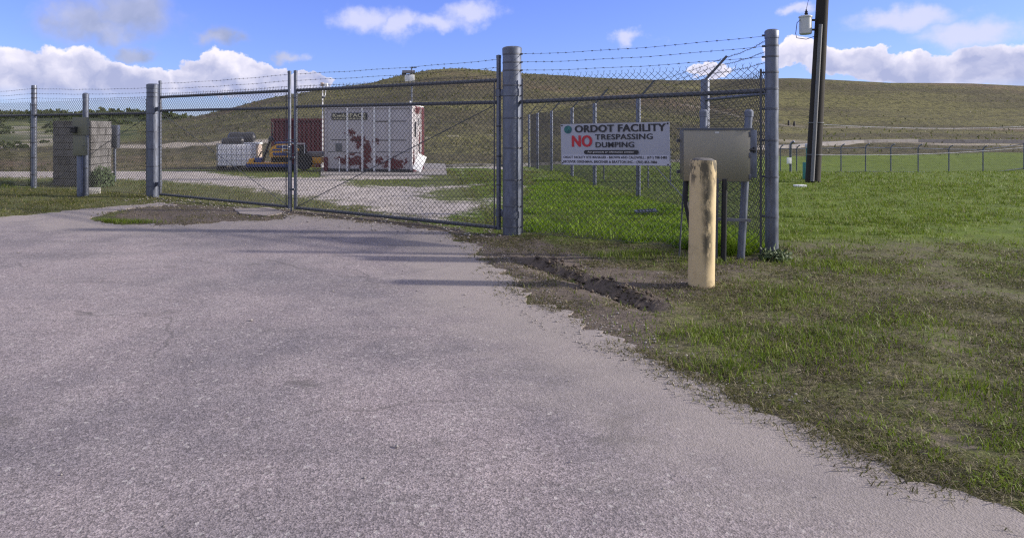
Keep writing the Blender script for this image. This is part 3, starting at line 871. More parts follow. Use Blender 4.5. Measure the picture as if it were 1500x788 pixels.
gpost_l = big_post(P_GL, 0.142, 2.60, 'thick galvanized gate post nearest the concrete block wall', [2.50, 2.40, 2.30, 1.92, 1.50, 1.10, 0.70, 0.25], -ld)
tpost = big_post(P_T, 0.073, 2.75, 'tall galvanized corner post behind the metal cabinet', [2.69, 2.56, 2.43, 2.24, 2.04, 1.80, 1.42, 0.98, 0.50, 0.10], -fd, name='corner_post')

def fence_bay(t, A, B, ra, rb, rail_z, top_z, wires, bot=0.04, sag=0.03, rail_r=0.030, bars=(True, True), wr=0.0034):
    """rail, mesh, tension bars and barbed strands of the bay between two posts"""
    d = (B - A).normalized()
    a, b = A + d * ra, B - d * rb
    mb = MB(); mb.tube(H(a, rail_z[0]), H(b, rail_z[1]), rail_r, 12); part(t, 'top_rail', mb, 'galvanized_dark')
    n = Vector((d.y, -d.x, 0)) * (rail_r + 0.006)
    m = chain_link(a + d * 0.03 + n, b - d * 0.03 + n, bot, (top_z[0] + top_z[1]) / 2, r=wr)
    dz = (top_z[1] - top_z[0])
    part(t, 'chain_link_mesh', m, 'wire', kind='stuff', smooth=False)
    for q, on, tz in ((a + d * 0.035 + n, bars[0], top_z[0]), (b - d * 0.035 + n, bars[1], top_z[1])):
        if on:
            k = MB(); M = Matrix.Translation(q) @ Matrix.Rotation(math.atan2(d.y, d.x), 4, 'Z')
            k.box((-0.012, -0.004, 0.03), (0.012, 0.004, tz - 0.02), M); part(t, 'tension_bar', k, 'band_steel')
    bw = MB(); bw.tube(H(a + n, bot + 0.02), H(b + n, bot + 0.02), 0.003, 4); part(t, 'bottom_wire', bw, 'wire')
    for z0, z1 in wires:
        part(t, 'barbed_wire', barbed(H(a, z0), H(b, z1), sag), 'barbed')

# right front bay carrying the sign
fr = thing('chain_link_fence', P_GR.lerp(P_T, 0.5), 'chain-link fence bay that carries the white no trespassing sign', 'fence')
fence_bay(fr, P_GR, P_T, 0.145, 0.08, (1.955, 2.02), (2.315, 2.305), [(2.66, 2.685), (2.54, 2.56), (2.42, 2.435)], 0.03, 0.035)

# left fence: two bays and the line post between them
fl = thing('chain_link_fence', P_L1, 'long chain-link fence in front of the concrete block wall', 'fence')
fence_bay(fl, P_L1, P_GL, 0.07, 0.15, (1.93, 1.93), (2.28, 2.28), [(2.64, 2.52), (2.51, 2.41), (2.39, 2.31)], 0.03, 0.03, wr=0.0041)
fence_bay(fl, P_L2, P_L1, 0.05, 0.07, (1.93, 1.93), (2.28, 2.28), [(2.62, 2.64), (2.50, 2.51), (2.38, 2.39)], 0.03, 0.03, wr=0.0041)
mb = MB(); mb.lathe([(0.07, -0.2), (0.07, 2.70), (0.066, 2.73), (0.0, 2.735)], P_L1, 20)
lp = part(fl, 'post', mb, 'galvanized')
bandm = ring_mesh(0.07, 0.03).mesh('band'); bandm.materials.append(MATS['band_steel'])
for z in (2.64, 2.51, 2.39, 2.2, 1.93, 1.6, 1.2, 0.8, 0.35): piece(lp, 'band', bandm, Vector((P_L1.x, P_L1.y, z)))
a = P_GL - ld * 0.15; b_ = on_line(P_L1, P_GL, 150)
mb = MB(); mb.tube(H(a, 1.86), H(b_, 1.15), 0.007, 6); mb.tube(H(b_, 1.15), H(b_ - ld * 2.2, 0.08), 0.007, 6); part(fl, 'brace_rod', mb, 'galvanized_dark')

# ---------------------------------------------------------------- gate leaves
def gate_leaf(A, B, label, hinge_at_B):
    """A left end, B right end on the ground"""
    d = (B - A).normalized(); n = Vector((d.y, -d.x, 0))
    t = thing('gate_leaf', A.lerp(B, 0.5), label, 'gate', 'the two gate leaves')
    rr = 0.034
    def zz(p, l): return l[0] + (l[1] - l[0]) * ((p - A).length / (B - A).length)
    top, mid, bot = (2.29, 2.29), (1.98, 1.96), (0.07, 0.075)
    for P in (A, B):
        m = MB(); m.tube(H(P, 0.045), H(P, 2.66), rr, 14); m.lathe([(rr + 0.004, 2.62), (rr + 0.004, 2.665), (0, 2.675)], (P.x, P.y, 0), 14)
        part(t, 'stile', m, 'galvanized')
    for nm, zs in (('top_rail', top), ('middle_rail', mid), ('bottom_rail', bot)):
        m = MB(); m.tube(H(A + d * rr * 0.9, zs[0]), H(B - d * rr * 0.9, zs[1]), 0.029, 12); part(t, nm, m, 'galvanized_dark')
    mesh = chain_link(A + d * 0.05 + n * 0.034, B - d * 0.05 + n * 0.034, 0.06, 2.33, r=0.0038)
    part(t, 'chain_link_mesh', mesh, 'wire', kind='stuff', smooth=False)
    for P, s in ((A, 1), (B, -1)):
        k = MB(); M = Matrix.Translation(P + d * s * 0.055 + n * 0.034) @ Matrix.Rotation(math.atan2(d.y, d.x), 4, 'Z')
        k.box((-0.010, -0.004, 0.06), (0.010, 0.004, 2.30), M); part(t, 'tension_bar', k, 'band_steel')
    for z in (2.60, 2.48, 2.37):
        part(t, 'barbed_wire', barbed(H(A + d * rr, z), H(B - d * rr, z), 0.02), 'barbed')
    # truss rod from the hinge top to the far bottom corner
    hb, lt = (B, A) if hinge_at_B else (A, B)
    s = -1 if hinge_at_B else 1
    m = MB(); m.tube(H(hb + d * s * 0.06, 1.92), H(lt - d * s * 0.06, 0.10), 0.007, 6)
    c = (hb + lt) / 2; m.tube(H(c + d * 0.07, 1.01 + s * -0.0), H(c - d * 0.07, 1.01), 0.0, 4)
    part(t, 'truss_rod', m, 'galvanized_dark')
    bm_ = ring_mesh(rr, 0.024).mesh('band'); bm_.materials.append(MATS['band_steel'])
    for P in (A, B):
        for z in (0.25, 0.72, 1.15, 1.6, 2.15): piece(t, 'band', bm_, Vector((P.x, P.y, z)))
    return t, d, n
GRA = on_line(P_GL, P_GR, 433.0); GRB = on_line(P_GL, P_GR, 730.5)
GLA = on_line(P_GL, P_GR, 234.5); GLB = on_line(P_GL, P_GR, 424.0)
leaf_r, d_, n_ = gate_leaf(GRA, GRB, 'chain-link gate leaf hung on the post by the no trespassing sign', True)
leaf_l, d_, n_ = gate_leaf(GLA, GLB, 'chain-link gate leaf hung on the post by the concrete block wall', False)
# hinges
for leaf, P, Q, r in ((leaf_r, GRB, P_GR, 0.137), (leaf_l, GLA, P_GL, 0.142)):
    dd = (Q - P).normalized(); a = math.atan2(dd.y, dd.x)
    for z in ((2.10, 0.30) if leaf is leaf_r else (2.02, 0.30)):
        m = MB(); M = Matrix.Translation(H(P, z)) @ Matrix.Rotation(a, 4, 'Z')
        m.lathe([(0.034, -0.055), (0.048, -0.055), (0.050, 0.055), (0.034, 0.055)], (P.x, P.y, z), 16)
        m.box((0.03, -0.02, -0.045), ((Q - P).length - r + 0.012, 0.02, 0.045), M, 0.004)
        m.tube(M @ Vector((0.08, -0.04, 0.02)), M @ Vector((0.08, 0.04, 0.02)), 0.012, 6)
        h = part(leaf, 'hinge', m, 'galvanized')
        m = MB(); m.lathe([(r, -0.05), (r + 0.008, -0.05), (r + 0.008, 0.05), (r, 0.05)], (Q.x, Q.y, z), 32); part(leaf, 'hinge_collar', m, 'galvanized')
# meeting stiles: latch fork, drop rod, chain and padlock (fixed to the right leaf)
C0 = GRA - d_ * 0.075
m = MB(); m.tube(H(C0 + n_ * 0.045, 0.0), H(C0 + n_ * 0.045, 1.25), 0.017, 10); m.tube(H(C0 + n_ * 0.045, 1.22), H(C0 + n_ * 0.13, 1.22), 0.012, 8)
part(leaf_r, 'drop_rod', m, 'galvanized')
for z in (0.42, 1.02):
    m = MB(); M = Matrix.Translation(H(C0, z)) @ Matrix.Rotation(math.atan2(d_.y, d_.x), 4, 'Z')
    m.box((-0.02, -0.07, -0.02), (0.09, -0.03, 0.02), M, 0.003); part(leaf_r, 'rod_guide', m, 'band_steel')
for z in (1.30, 1.36):
    m = MB(); M = Matrix.Translation(H(C0, z)) @ Matrix.Rotation(math.atan2(d_.y, d_.x), 4, 'Z')
    m.box((-0.17, -0.055, -0.008), (0.17, -0.043, 0.008), M); part(leaf_r, 'latch_bar', m, 'galvanized_dark')
def links(c, n, dx, dz):
    mb = MB()
    for i in range(n):
        p = c + dx * (i - n / 2) + UP * (dz * math.sin(i / n * math.pi))
        ax = (dx.normalized() if i % 2 else UP)
        pts = [p + dx.normalized() * 0.022 * math.cos(t) + (UP if i % 2 else n_) * 0.013 * math.sin(t) for t in np.linspace(0, 2 * math.pi, 9)]
        mb.path(pts, 0.004, 5)
    return mb
part(leaf_r, 'chain', links(H(C0 + n_ * 0.07, 1.13), 12, d_ * 0.033, -0.05), 'band_steel')
m = MB(); c = H(C0 + n_ * 0.085, 1.00); M = Matrix.Translation(c) @ Matrix.Rotation(math.atan2(d_.y, d_.x), 4, 'Z')
m.box((-0.028, -0.013, -0.03), (0.028, 0.013, 0.025), M, 0.006); m.path([M @ Vector((0.018 * math.cos(t), 0, 0.022 + 0.03 * math.sin(t))) for t in np.linspace(0, math.pi, 9)], 0.005, 6)
part(leaf_r, 'padlock', m, 'band_steel')

# ---------------------------------------------------------------- side fence running back from the corner post
side = thing('chain_link_fence', (5.2, 14, 0), 'chain-link fence running back from the corner post with angled barbed wire arms', 'fence')
SP = [(1033, 12.2), (935, 15.6), (871, 19.0), (838, 22.6), (808, 26.2), (787.5, 29.8), (775, 33.4)]
spts = []
for i, (x, Y) in enumerate(SP):
    X = (x - HX) / FPX * Y
    zb = float(ground_z(np.array([X]), np.array([Y]))[0])
    spts.append(Vector((X, Y, zb)))
    top = 2.45 if i == 0 else 2.27
    r = 0.075 if i == 0 else 0.052
    mb = MB(); mb.lathe([(r, -0.2 + zb), (r, top - 0.03), (r * 0.9, top), (0, top + 0.004)], (X, Y, 0), 18)
    p = part(side, 'post', mb, 'galvanized')
    mb = MB(); q0 = Vector((X, Y, top - 0.02)); q1 = q0 + Vector((0.34, -0.10, 0.42))
    M = Matrix.Translation(q0) @ (q1 - q0).to_track_quat('Z', 'Y').to_matrix().to_4x4()
    mb.box((-0.024, -0.02, -0.02), (0.024, 0.02, (q1 - q0).length), M); part(p, 'barb_arm', mb, 'galvanized_dark')
    bm2 = ring_mesh(r, 0.02).mesh('band'); bm2.materials.append(MATS['band_steel'])
    if i < 3:
        for z in (0.5, 1.1, 1.7): piece(p, 'band', bm2, Vector((X, Y, z)))
chain = [P_T] + [Vector((p.x, p.y, 0)) for p in spts]
for i in range(len(chain) - 1):
    A, B = chain[i], chain[i + 1]
    d = (B - A).normalized(); off = Vector((d.y, -d.x, 0)) * 0.08
    zb = min(0.03, float(spts[max(0, i - 1)].z) + 0.03, float(spts[i].z) + 0.03)
    part(side, 'chain_link_mesh', chain_link(A + off + d * 0.05, B + off, zb, 2.28, barbs=(i < 3)), 'wire', kind='stuff', smooth=False)
    mb = MB()
    z0 = 2.0 if i == 0 else 2.24
    if i == 0: mb.tube(H(A + d * 0.06, 1.99), H(B, 2.08), 0.026, 10); part(side, 'top_rail', mb, 'galvanized_dark')
    else:
        mb.tube(H(A + off, 2.20), H(B + off, 2.20), 0.005, 5); part(side, 'tension_wire', mb, 'wire')
    for k, (ax, az) in enumerate(((0.33, 0.40), (0.20, 0.26), (0.08, 0.12))):
        def armpt(j):
            p = spts[j]; top = 2.45 if j == 0 else 2.27
            return Vector((p.x + ax, p.y - ax * 0.3, top + az - 0.02))
        a = H(P_T, (2.66, 2.52, 2.38)[k]) if i == 0 else armpt(i - 1)
        part(side, 'barbed_wire', barbed(a, armpt(i), 0.03), 'barbed')
mb = MB(); mb.tube(Vector((spts[1].x - .02, spts[1].y, 1.15)), Vector((spts[0].x - 0.25, spts[0].y - 0.2, 0.12)), 0.009, 6)
part(side, 'brace_rod', mb, 'galvanized_dark')

# ---------------------------------------------------------------- lettering helper
_tc = {}
def text_mb(s, u0, u1, v0, v1, M, depth=0.0015, bold=0.012, shear=0.0, off=0.0):
    """letters as flat raised print fitted to the box u0..u1, v0..v1 of the plane M (local x right, y up, z out)"""
    cu = bpy.data.curves.new('lettering', 'FONT'); cu.body = s; cu.offset = bold; cu.shear = shear; cu.resolution_u = 3
    cu.space_character = 1.05
    o = bpy.data.objects.new('lettering', cu); COL.objects.link(o)
    dg = bpy.context.evaluated_depsgraph_get()
    me = bpy.data.meshes.new_from_object(o.evaluated_get(dg))
    v = np.array([x.co[:] for x in me.vertices]); f = [tuple(p.vertices) for p in me.polygons]
    bpy.data.objects.remove(o); bpy.data.curves.remove(cu); bpy.data.meshes.remove(me)
    lo, hi = v[:, :2].min(0), v[:, :2].max(0)
    q = (v[:, :2] - lo) / (hi - lo)
    pts = [M @ Vector((u0 + a * (u1 - u0), v0 + b * (v1 - v0), off + depth)) for a, b in q]
    mb = MB(); mb.add(pts, f)
    return mb
def islands(mb):
    par = list(range(len(mb.v)))
    def find(i):
        while par[i] != i: par[i] = par[par[i]]; i = par[i]
        return i
    for f in mb.f:
        for j in f[1:]: par[find(j)] = find(f[0])
    grp = {}
    for f in mb.f: grp.setdefault(find(f[0]), []).append(f)
    out = []
    for fs in grp.values():
        ids = sorted({i for f in fs for i in f}); mp = {i: k for k, i in enumerate(ids)}
        q = MB(); q.add([mb.v[i] for i in ids], [tuple(mp[i] for i in f) for f in fs]); out.append(q)
    return out
def plane_m(origin, xdir, zout):
    x = Vector(xdir).normalized(); z = Vector(zout).normalized(); y = z.cross(x)
    M = Matrix((x, y, z)).transposed().to_4x4(); M.translation = origin
    return M

# ---------------------------------------------------------------- no trespassing sign
def build_sign():
    front = fn * 0.062
    a = on_line(P_GR + front, P_T + front, 822.5); b = on_line(P_GR + front, P_T + front, 982)
    W = (b - a).length; d = (b - a).normalized()
    z0 = 0.5 * (zat(a, 241.5) + zat(b, 243.5)); z1 = 0.5 * (zat(a, 182.5) + zat(b, 178.5)); Hh = z1 - z0
    tilt = ((zat(b, 243.5) - zat(a, 241.5)) + (zat(b, 178.5) - zat(a, 182.5))) / 2
    xd = (d * W + UP * tilt).normalized()
    org = H(a, z0 - tilt / 2)
    t = thing('warning_sign', org + xd * W / 2, 'white no trespassing sign wired to the chain-link fence', 'sign')
    M = plane_m(org, xd, fn)
    n = 14; mb = MB()
    # sheet with a slight buckle
    vs = []; fs = []
    for s in (0, 1):
        for j in range(5):
            for i in range(n + 1):
                u, v = i / n, j / 4
                w = 0.006 * math.sin(u * 7.0 + v * 2) * (1 if s else 1)
                vs.append(M @ Vector((u * W, v * Hh, w + (0.0 if s else -0.004))))
    k = 5 * (n + 1)
    for s in (0, 1):
        for j in range(4):
            for i in range(n):
                q = [s * k + j * (n + 1) + i, s * k + j * (n + 1) + i + 1, s * k + (j + 1) * (n + 1) + i + 1, s * k + (j + 1) * (n + 1) + i]
                fs.append(tuple(q if s else q[::-1]))
    ring = [i for i in range(n + 1)] + [j * (n + 1) + n for j in range(1, 5)] + [4 * (n + 1) + i for i in range(n - 1, -1, -1)] + [j * (n + 1) for j in range(3, 0, -1)]
    for i in range(len(ring)):
        fs.append((ring[i], ring[(i + 1) % len(ring)], k + ring[(i + 1) % len(ring)], k + ring[i]))
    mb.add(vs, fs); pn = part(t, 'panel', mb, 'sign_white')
    def R4(u0, u1, v0, v1, o, m, name, rnd=0.0):
        q = MB()
        pts = [(u0 * W, v0 * Hh), (u1 * W, v0 * Hh), (u1 * W, v1 * Hh), (u0 * W, v1 * Hh)]
        if rnd:
            r = (v1 - v0) * Hh / 2; pts = []
            for cx, st in ((u1 * W - r, -90), (u0 * W + r, 90)):
                for kk in range(9): an = R(st + 180 * kk / 8); pts.append((cx + r * math.cos(an), (v0 + v1) / 2 * Hh + r * math.sin(an)))
        q.prism(pts, 0.002, M @ Matrix.Translation((0, 0, o))); return part(t, name, q, m)
    strip = R4(0.012, 0.995, 0.006, 0.245, 0.0075, 'sign_strip', 'contact_strip')
    pill = R4(0.225, 0.730, 0.262, 0.362, 0.0075, 'print_black', 'pill_banner', 1)
    o = 0.0078
    def T(parent, s, u0, u1, v0, v1, m, bold=0.012, shear=0, extra=0.0, split=False):
        if split:
            for q in islands(text_mb(s, u0 * W, u1 * W, v0 * Hh, v1 * Hh, M, 0.001, bold, shear, o + extra)):
                base = list(q.v); bf = list(q.f); sh = (v1 - v0) * Hh * (0.040 if v1 > .75 or m == 'print_red' else 0.026)
                for kk, sx in ((1, -sh), (2, sh)): q.add([v + xd * sx + fn * 0.0003 * kk for v in base], bf)
                part(parent, 'letter', q, m)
            return
        part(parent, 'lettering', text_mb(s, u0 * W, u1 * W, v0 * Hh, v1 * Hh, M, 0.001, bold, shear, o + extra), m)
    T(t, 'ORDOT FACILITY', 0.142, 0.968, 0.790, 0.965, 'print_black', 0.014, split=True)
    T(t, 'NO', 0.112, 0.302, 0.440, 0.720, 'print_red', 0.016, split=True)
    T(t, 'TRESPASSING', 0.335, 0.855, 0.610, 0.740, 'print_black', 0.008, split=True)
    T(t, 'DUMPING', 0.338, 0.690, 0.425, 0.555, 'print_black', 0.008, split=True)
    T(pill, 'For questions or information contact:', 0.262, 0.690, 0.288, 0.335, 'print_white', 0.006, 0.25, 0.003)
    T(strip, 'ORDOT FACILITY SITE MANAGER - BROWN AND CALDWELL : (671) 788-3485', 0.022, 0.975, 0.142, 0.222, 'print_black', 0.030, 0, 0.003)
    T(strip, 'RECEIVER GERSHMAN, BRICKNER & BRATTON INC. : (703) 853-7886', 0.022, 0.890, 0.035, 0.115, 'print_black', 0.030, 0, 0.003)
    q = MB(); cx, cy, rr = 0.072 * W, 0.865 * Hh, 0.098 * Hh
    q.prism([(cx + rr * math.cos(k / 32 * 2 * math.pi), cy + rr * math.sin(k / 32 * 2 * math.pi)) for k in range(32)], 0.002, M @ Matrix.Translation((0, 0, 0.0075)))
    lg = part(t, 'round_logo', q, 'print_teal')
    q = MB()      # pale sweep in the roundel
    pts = [(cx - rr * 0.5, cy - rr * 0.25), (cx - rr * 0.1, cy + rr * 0.05), (cx + rr * 0.1, cy + rr * 0.4), (cx + rr * 0.45, cy + rr * 0.42), (cx + rr * 0.15, cy + rr * 0.0), (cx - rr * 0.1, cy - rr * 0.3)]
    q.prism(pts, 0.001, M @ Matrix.Translation((0, 0, 0.0096))); part(lg, 'emblem', q, 'teal_paint')
    bm_ = MB(); bm_.tube(Vector((0, 0, -0.02)), Vector((0, 0, 0.006)), 0.010, 8); me = bm_.mesh('bolt'); me.materials.append(MATS['print_black'])
    for u, v in ((0.013, 0.965), (0.985, 0.965), (0.015, 0.05), (0.982, 0.03)):
        ob = piece(t, 'bolt', me, M @ Vector((u * W, v * Hh, 0.007))); ob.rotation_euler = M.to_euler()
build_sign()

# ---------------------------------------------------------------- stainless electrical cabinet on posts
def build_cabinet():
    Yp = 8.03
    pr = PX(1097, 383, Yp); pl = PX(1031, 383, Yp + 0.05)
    pr.z = pl.z = 0
    t = thing('electrical_cabinet', (pr + pl) / 2, 'stainless steel electrical cabinet on galvanized pipe posts', 'cabinet')
    # face seen from (1002,189) to (1101,268)
    yf = 7.80
    A = PX(1001.5, 190, yf + 0.06); B = PX(1101.5, 190, yf - 0.05)
    xd = Vector((B.x - A.x, B.y - A.y, 0)); W = xd.length; xd.normalize()
    out = Vector((xd.y, -xd.x, 0))
    z1 = 1.555; z0 = EYE - (266 - HY) / FPX * yf
    M = plane_m(H(A, z0), xd, out)
    Hh = z1 - z0; D = 0.22
    mb = MB(); mb.box((0.006, 0.006, -D), (W - 0.006, Hh - 0.004, -0.034), M, 0.006); body = part(t, 'cabinet_body', mb, 'stainless')
    mb = MB(); mb.box((0, 0, -0.030), (W - 0.03, Hh, 0.0), M, 0.007); door = part(t, 'door', mb, 'stainless')
    mb = MB(); mb.box((0.0, 0, 0), (0.045, 0.022, 0.002), M @ Matrix.Translation((W * 0.46, Hh - 0.05, 0.0005))); part(door, 'name_plate', mb, 'transformer_grey')
    for v in (0.09, 0.50, 0.90):
        mb = MB(); mb.box((W - 0.034, Hh * v - 0.03, -0.028), (W - 0.008, Hh * v + 0.03, 0.004), M, 0.003); part(door, 'clamp', mb, 'galvanized_dark')
    mb = MB(); mb.tube(M @ Vector((W - 0.02, Hh * 0.60, -0.05)), M @ Vector((W + 0.05, Hh * 0.60, -0.05)), 0.018, 10); mb.box((W + 0.03, Hh * 0.55, -0.065), (W + 0.055, Hh * 0.66, -0.035), M, 0.004); part(door, 'latch_handle', mb, 'black_plastic')
    mb = MB(); mb.box((-0.015, Hh + 0.002, -D - 0.03), (W + 0.015, Hh + 0.012, 0.015), M, 0.003)
    mb.box((-0.015, Hh - 0.012, 0.006), (W + 0.015, Hh + 0.004, 0.015), M)
    part(t, 'drip_hood', mb, 'galvanized_dark')
    mb = MB(); mb.box((W - 0.006, 0.04, -0.19), (W + 0.075, Hh - 0.01, -0.06), M, 0.006); part(t, 'side_wireway', mb, 'galvanized')
    for p, lean in ((pr, 0.10), (pl, 0.04)):
        base = H(p, -0.05) - Vector((lean, 0, 0)); top = H(p, 1.74)
        mb = MB(); mb.tube(base, top, 0.042, 16); post = part(t, 'post', mb, 'galvanized')
        mb = MB(); mb.lathe([(0.048, 1.70), (0.050, 1.76), (0.03, 1.785), (0, 1.79)], (p.x, p.y, 0), 16); part(post, 'cap', mb, 'galvanized')
    for z in (1.42, 1.05):
        mb = MB(); c = M @ Vector((0, 0, -D - 0.02)); mb.box((-0.02, z - z0 - 0.02, -D - 0.045), (W + 0.02, z - z0 + 0.02, -D - 0.003), M); part(t, 'mounting_channel', mb, 'galvanized_dark')
    a = PX(1049, 321, 7.95); b = PX(1099, 323, 7.95)
    mb = MB(); mb.box((0, -0.016, -0.016), ((b - a).length, 0.016, 0.016), plane_m(a, b - a, out)); part(t, 'cross_strut', mb, 'galvanized_dark')
    for x, yb, r in ((1050, 381, 0.022), (1061.5, 381, 0.030), (1044, 380, 0.018)):
        p0 = PX(x - 2, yb, 7.93); p1 = PX(x, 262, 7.80); p0.z = -0.03
        mb = MB(); mb.tube(p0, p1, r, 12); part(t, 'conduit', mb, 'galvanized_dark' if r < .03 else 'black_plastic')
build_cabinet()
# black flexible pipe leaning behind the cabinet
mb = MB()
pts = [PX(1010, 240, 8.0), PX(1006, 262, 8.0), PX(1004, 285, 8.02), PX(1005, 300, 8.03), PX(1009, 318, 8.05), PX(1012, 335, 8.05)]
mb.path(pts, 0.026, 10); 
o = solo('flexible_pipe', mb, 'black_rubber', tuple(GP(1006, 383)), 'black flexible pipe hanging beside the metal cabinet', 'pipe')
mb = MB(); mb.tube(PX(1002, 262, 8.1), Vector((PX(995, 318, 8.2).x, 8.2, 0.02)), 0.010, 8)
solo('steel_rod', mb, 'galvanized_dark', tuple(Vector((PX(995, 318, 8.2).x, 8.2, 0))), 'thin dark rod leaning behind the metal cabinet', 'rod')

# ---------------------------------------------------------------- bollard
def build_bollard():
    c = GP(1027, 420); c.z = -0.02
    r = 0.122; top = EYE - (235 - HY) / FPX * c.y
    t = thing('bollard', c, 'mould-streaked cream yellow concrete-filled bollard in front of the cabinet', 'bollard')
    lean = Matrix.Rotation(R(0.9), 4, 'Y')
    mb = MB()
    prof = [(r, -0.2)] + [(r, 0.05 + k * (top - 0.05) / 10) for k in range(11)] + [(r - 0.004, top + 0.022), (r - 0.014, top + 0.022), (r - 0.014, top + 0.012), (0, top + 0.012)]
    mb.lathe(prof, c, 40, lean); part(t, 'pipe', mb, 'bollard_paint')
    mb = MB()
    prof = [(r - 0.016, top + 0.0), (r - 0.018, top + 0.026), (r * 0.6, top + 0.042), (0, top + 0.046)]
    mb.lathe(prof, c, 32, lean); part(t, 'concrete_fill', mb, 'block')
    mb = MB(); n = 28; ring = []
    pts = [((0.20 + 0.09 * (fbm(np.array([math.cos(k / n * 6.283) * 2 + 9]), np.array([math.sin(k / n * 6.283) * 2]))[0] - .5) * 2) * (1.2 if math.cos(k / n * 6.283) < 0 else 0.85), k / n * 6.283) for k in range(n)]
    mb.add([Vector((c.x + q * math.cos(a), c.y + q * math.sin(a), -0.01 if i2 else 0.015)) for i2, kk in ((1, 1), (0, 0.7)) for q, a in [(q_ * kk, a_) for q_, a_ in pts]],
           [(k, (k + 1) % n, n + (k + 1) % n, n + k) for k in range(n)] + [tuple(range(n, 2 * n))])
    part(t, 'footing', mb, 'clod')
build_bollard()

# ---------------------------------------------------------------- gate control pedestal by the left gate post
def build_pedestal():
    b1 = GP(125.5, 286); b2 = GP(117.5, 286.5)
    t = thing('control_pedestal', b1, 'drab green control box on a capped pipe in front of the block wall', 'control box')
    mb = MB(); mb.lathe([(0.068, -0.2), (0.068, 2.36)], b1, 20); p = part(t, 'post', mb, 'galvanized')
    mb = MB(); mb.lathe([(0.074, 2.30), (0.076, 2.385), (0.05, 2.41), (0, 2.42)], b1, 20); part(p, 'cap', mb, 'galvanized')
    mb = MB(); mb.lathe([(0.075, -0.2), (0.075, 0.95), (0.07, 0.97), (0, 0.97)], b2, 20); part(t, 'post', mb, 'galvanized')
    Yf = b2.y - 0.14
    def bx(x0, y0, x1, y1, d0, d1, name, m, par, bev=0.008):
        a, b = PX(x0, y1, Yf), PX(x1, y0, Yf)
        q = MB(); q.box((a.x, Yf + d0, a.z), (b.x, Yf + d1, b.z), None, bev); return part(par, name, q, m)
    up = bx(106, 172, 127, 198, 0.0, 0.13, 'upper_box', 'drab_box', t)
    lo = bx(106.5, 199, 125, 228, 0.0, 0.12, 'lower_box', 'drab_box', t)
    bx(107, 187, 113.5, 195, -0.13, 0.0, 'card_reader', 'black_plastic', up)
    bx(104, 186, 113.8, 188, -0.20, 0.0, 'reader_hood', 'black_plastic', up, 0.003)
    bx(108.5, 202, 123, 226, -0.008, 0.0, 'door', 'drab_box', lo, 0.003)
    q = MB(); q.tube(PX(122, 214, Yf - 0.03), PX(122, 214, Yf), 0.012, 10); part(lo, 'lock', q, 'band_steel')
    for z in (0.62, 1.05):
        q = MB(); q.tube(H(b1, z), H(b1, z + 0.03), 0.074, 20); part(t, 'clamp', q, 'band_steel')
build_pedestal()
c = GP(136, 283); mb = MB(); M = Matrix.Translation((c.x, c.y, 0.0)) @ Matrix.Rotation(0.3, 4, 'Z')
mb.box((-0.17, -0.1, -0.03), (0.17, 0.1, 0.13), M, 0.02)
solo('concrete_chunk', mb, 'concrete', (c.x, c.y, 0), 'small pale concrete block lying beside the control pedestal', 'concrete block')

# ---------------------------------------------------------------- stacked block wall (hollow square of grey blocks)
def build_blockwall():
    fl_ = GP(77, 272); fr_ = GP(148, 275)
    A = Vector((fl_.x, 18.9, 0)); C = Vector(((133.5 - HX) / FPX * 18.5, 18.5, 0)); E = Vector(((163.5 - HX) / FPX * 19.9, 19.9, 0))
    t = thing('block_wall', (A + E) / 2, 'square grey concrete block pier behind the left fence', 'block pier')
    bh = 0.2; n = 9
    d1 = (C - A).normalized(); L1 = (C - A).length; d2 = (E - C).normalized(); L2 = (E - C).length
    bw = 0.395
    lens = {}
    def blockmesh(L):
        k = round(L, 3)
        if k not in lens:
            q = MB(); q.box((0.009, 0, 0.009), (L - 0.009, 0.19, bh - 0.009), None, 0.014)
            me = q.mesh('block', smooth=False); me.materials.append(MATS['block']); lens[k] = me
        return lens[k]
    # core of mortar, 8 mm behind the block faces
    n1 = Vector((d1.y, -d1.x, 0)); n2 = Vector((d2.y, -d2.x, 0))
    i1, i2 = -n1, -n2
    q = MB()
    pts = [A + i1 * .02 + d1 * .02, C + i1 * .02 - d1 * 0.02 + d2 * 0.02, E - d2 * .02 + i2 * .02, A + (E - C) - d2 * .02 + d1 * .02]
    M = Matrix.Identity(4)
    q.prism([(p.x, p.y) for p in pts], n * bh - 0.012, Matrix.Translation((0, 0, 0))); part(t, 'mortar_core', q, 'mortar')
    for c in range(n):
        for (S, d, L) in ((A, d1, L1), (C, d2, L2)):
            s = 0.0; k = 0
            first = bw / 2 if (c % 2) else bw
            corner = 0.0
            while s < L - 0.02:
                w = min(first if k == 0 else bw, L - s)
                if L - s - w < 0.09: w = L - s
                jit = random.uniform(-0.006, 0.008)
                nn = Vector((d.y, -d.x, 0))
                p = S + d * s + nn * jit + UP * (c * bh - 0.01)
                if w > 0.05:
                    o = piece(t, 'block', blockmesh(w), p, (0, 0, math.atan2(d.y, d.x) + random.uniform(-.01, .01)))
                s += w; k += 1
    return E, d2
bwE, bwd = build_blockwall()
Ym = 20.4
t = thing('meter_box', PX(167, 274, Ym) * 1.0, 'grey metal meter box on a thin post behind the block pier', 'meter box')
mb = MB(); a = PX(160, 217, Ym); b = PX(172, 183.5, Ym); mb.box((a.x, Ym, a.z), (b.x, Ym + 0.2, b.z), None, 0.01); bx_ = part(t, 'cabinet_body', mb, 'galvanized')
mb = MB(); mb.box((a.x + 0.02, Ym - 0.012, a.z + 0.03), (b.x - 0.02, Ym, b.z - 0.03), None, 0.004); part(t, 'door', mb, 'galvanized_dark')
mb = MB(); mb.tube(((a.x + b.x) / 2, Ym + .1, -0.1), ((a.x + b.x) / 2, Ym + .1, a.z + 0.02), 0.04, 12); part(t, 'post', mb, 'galvanized')

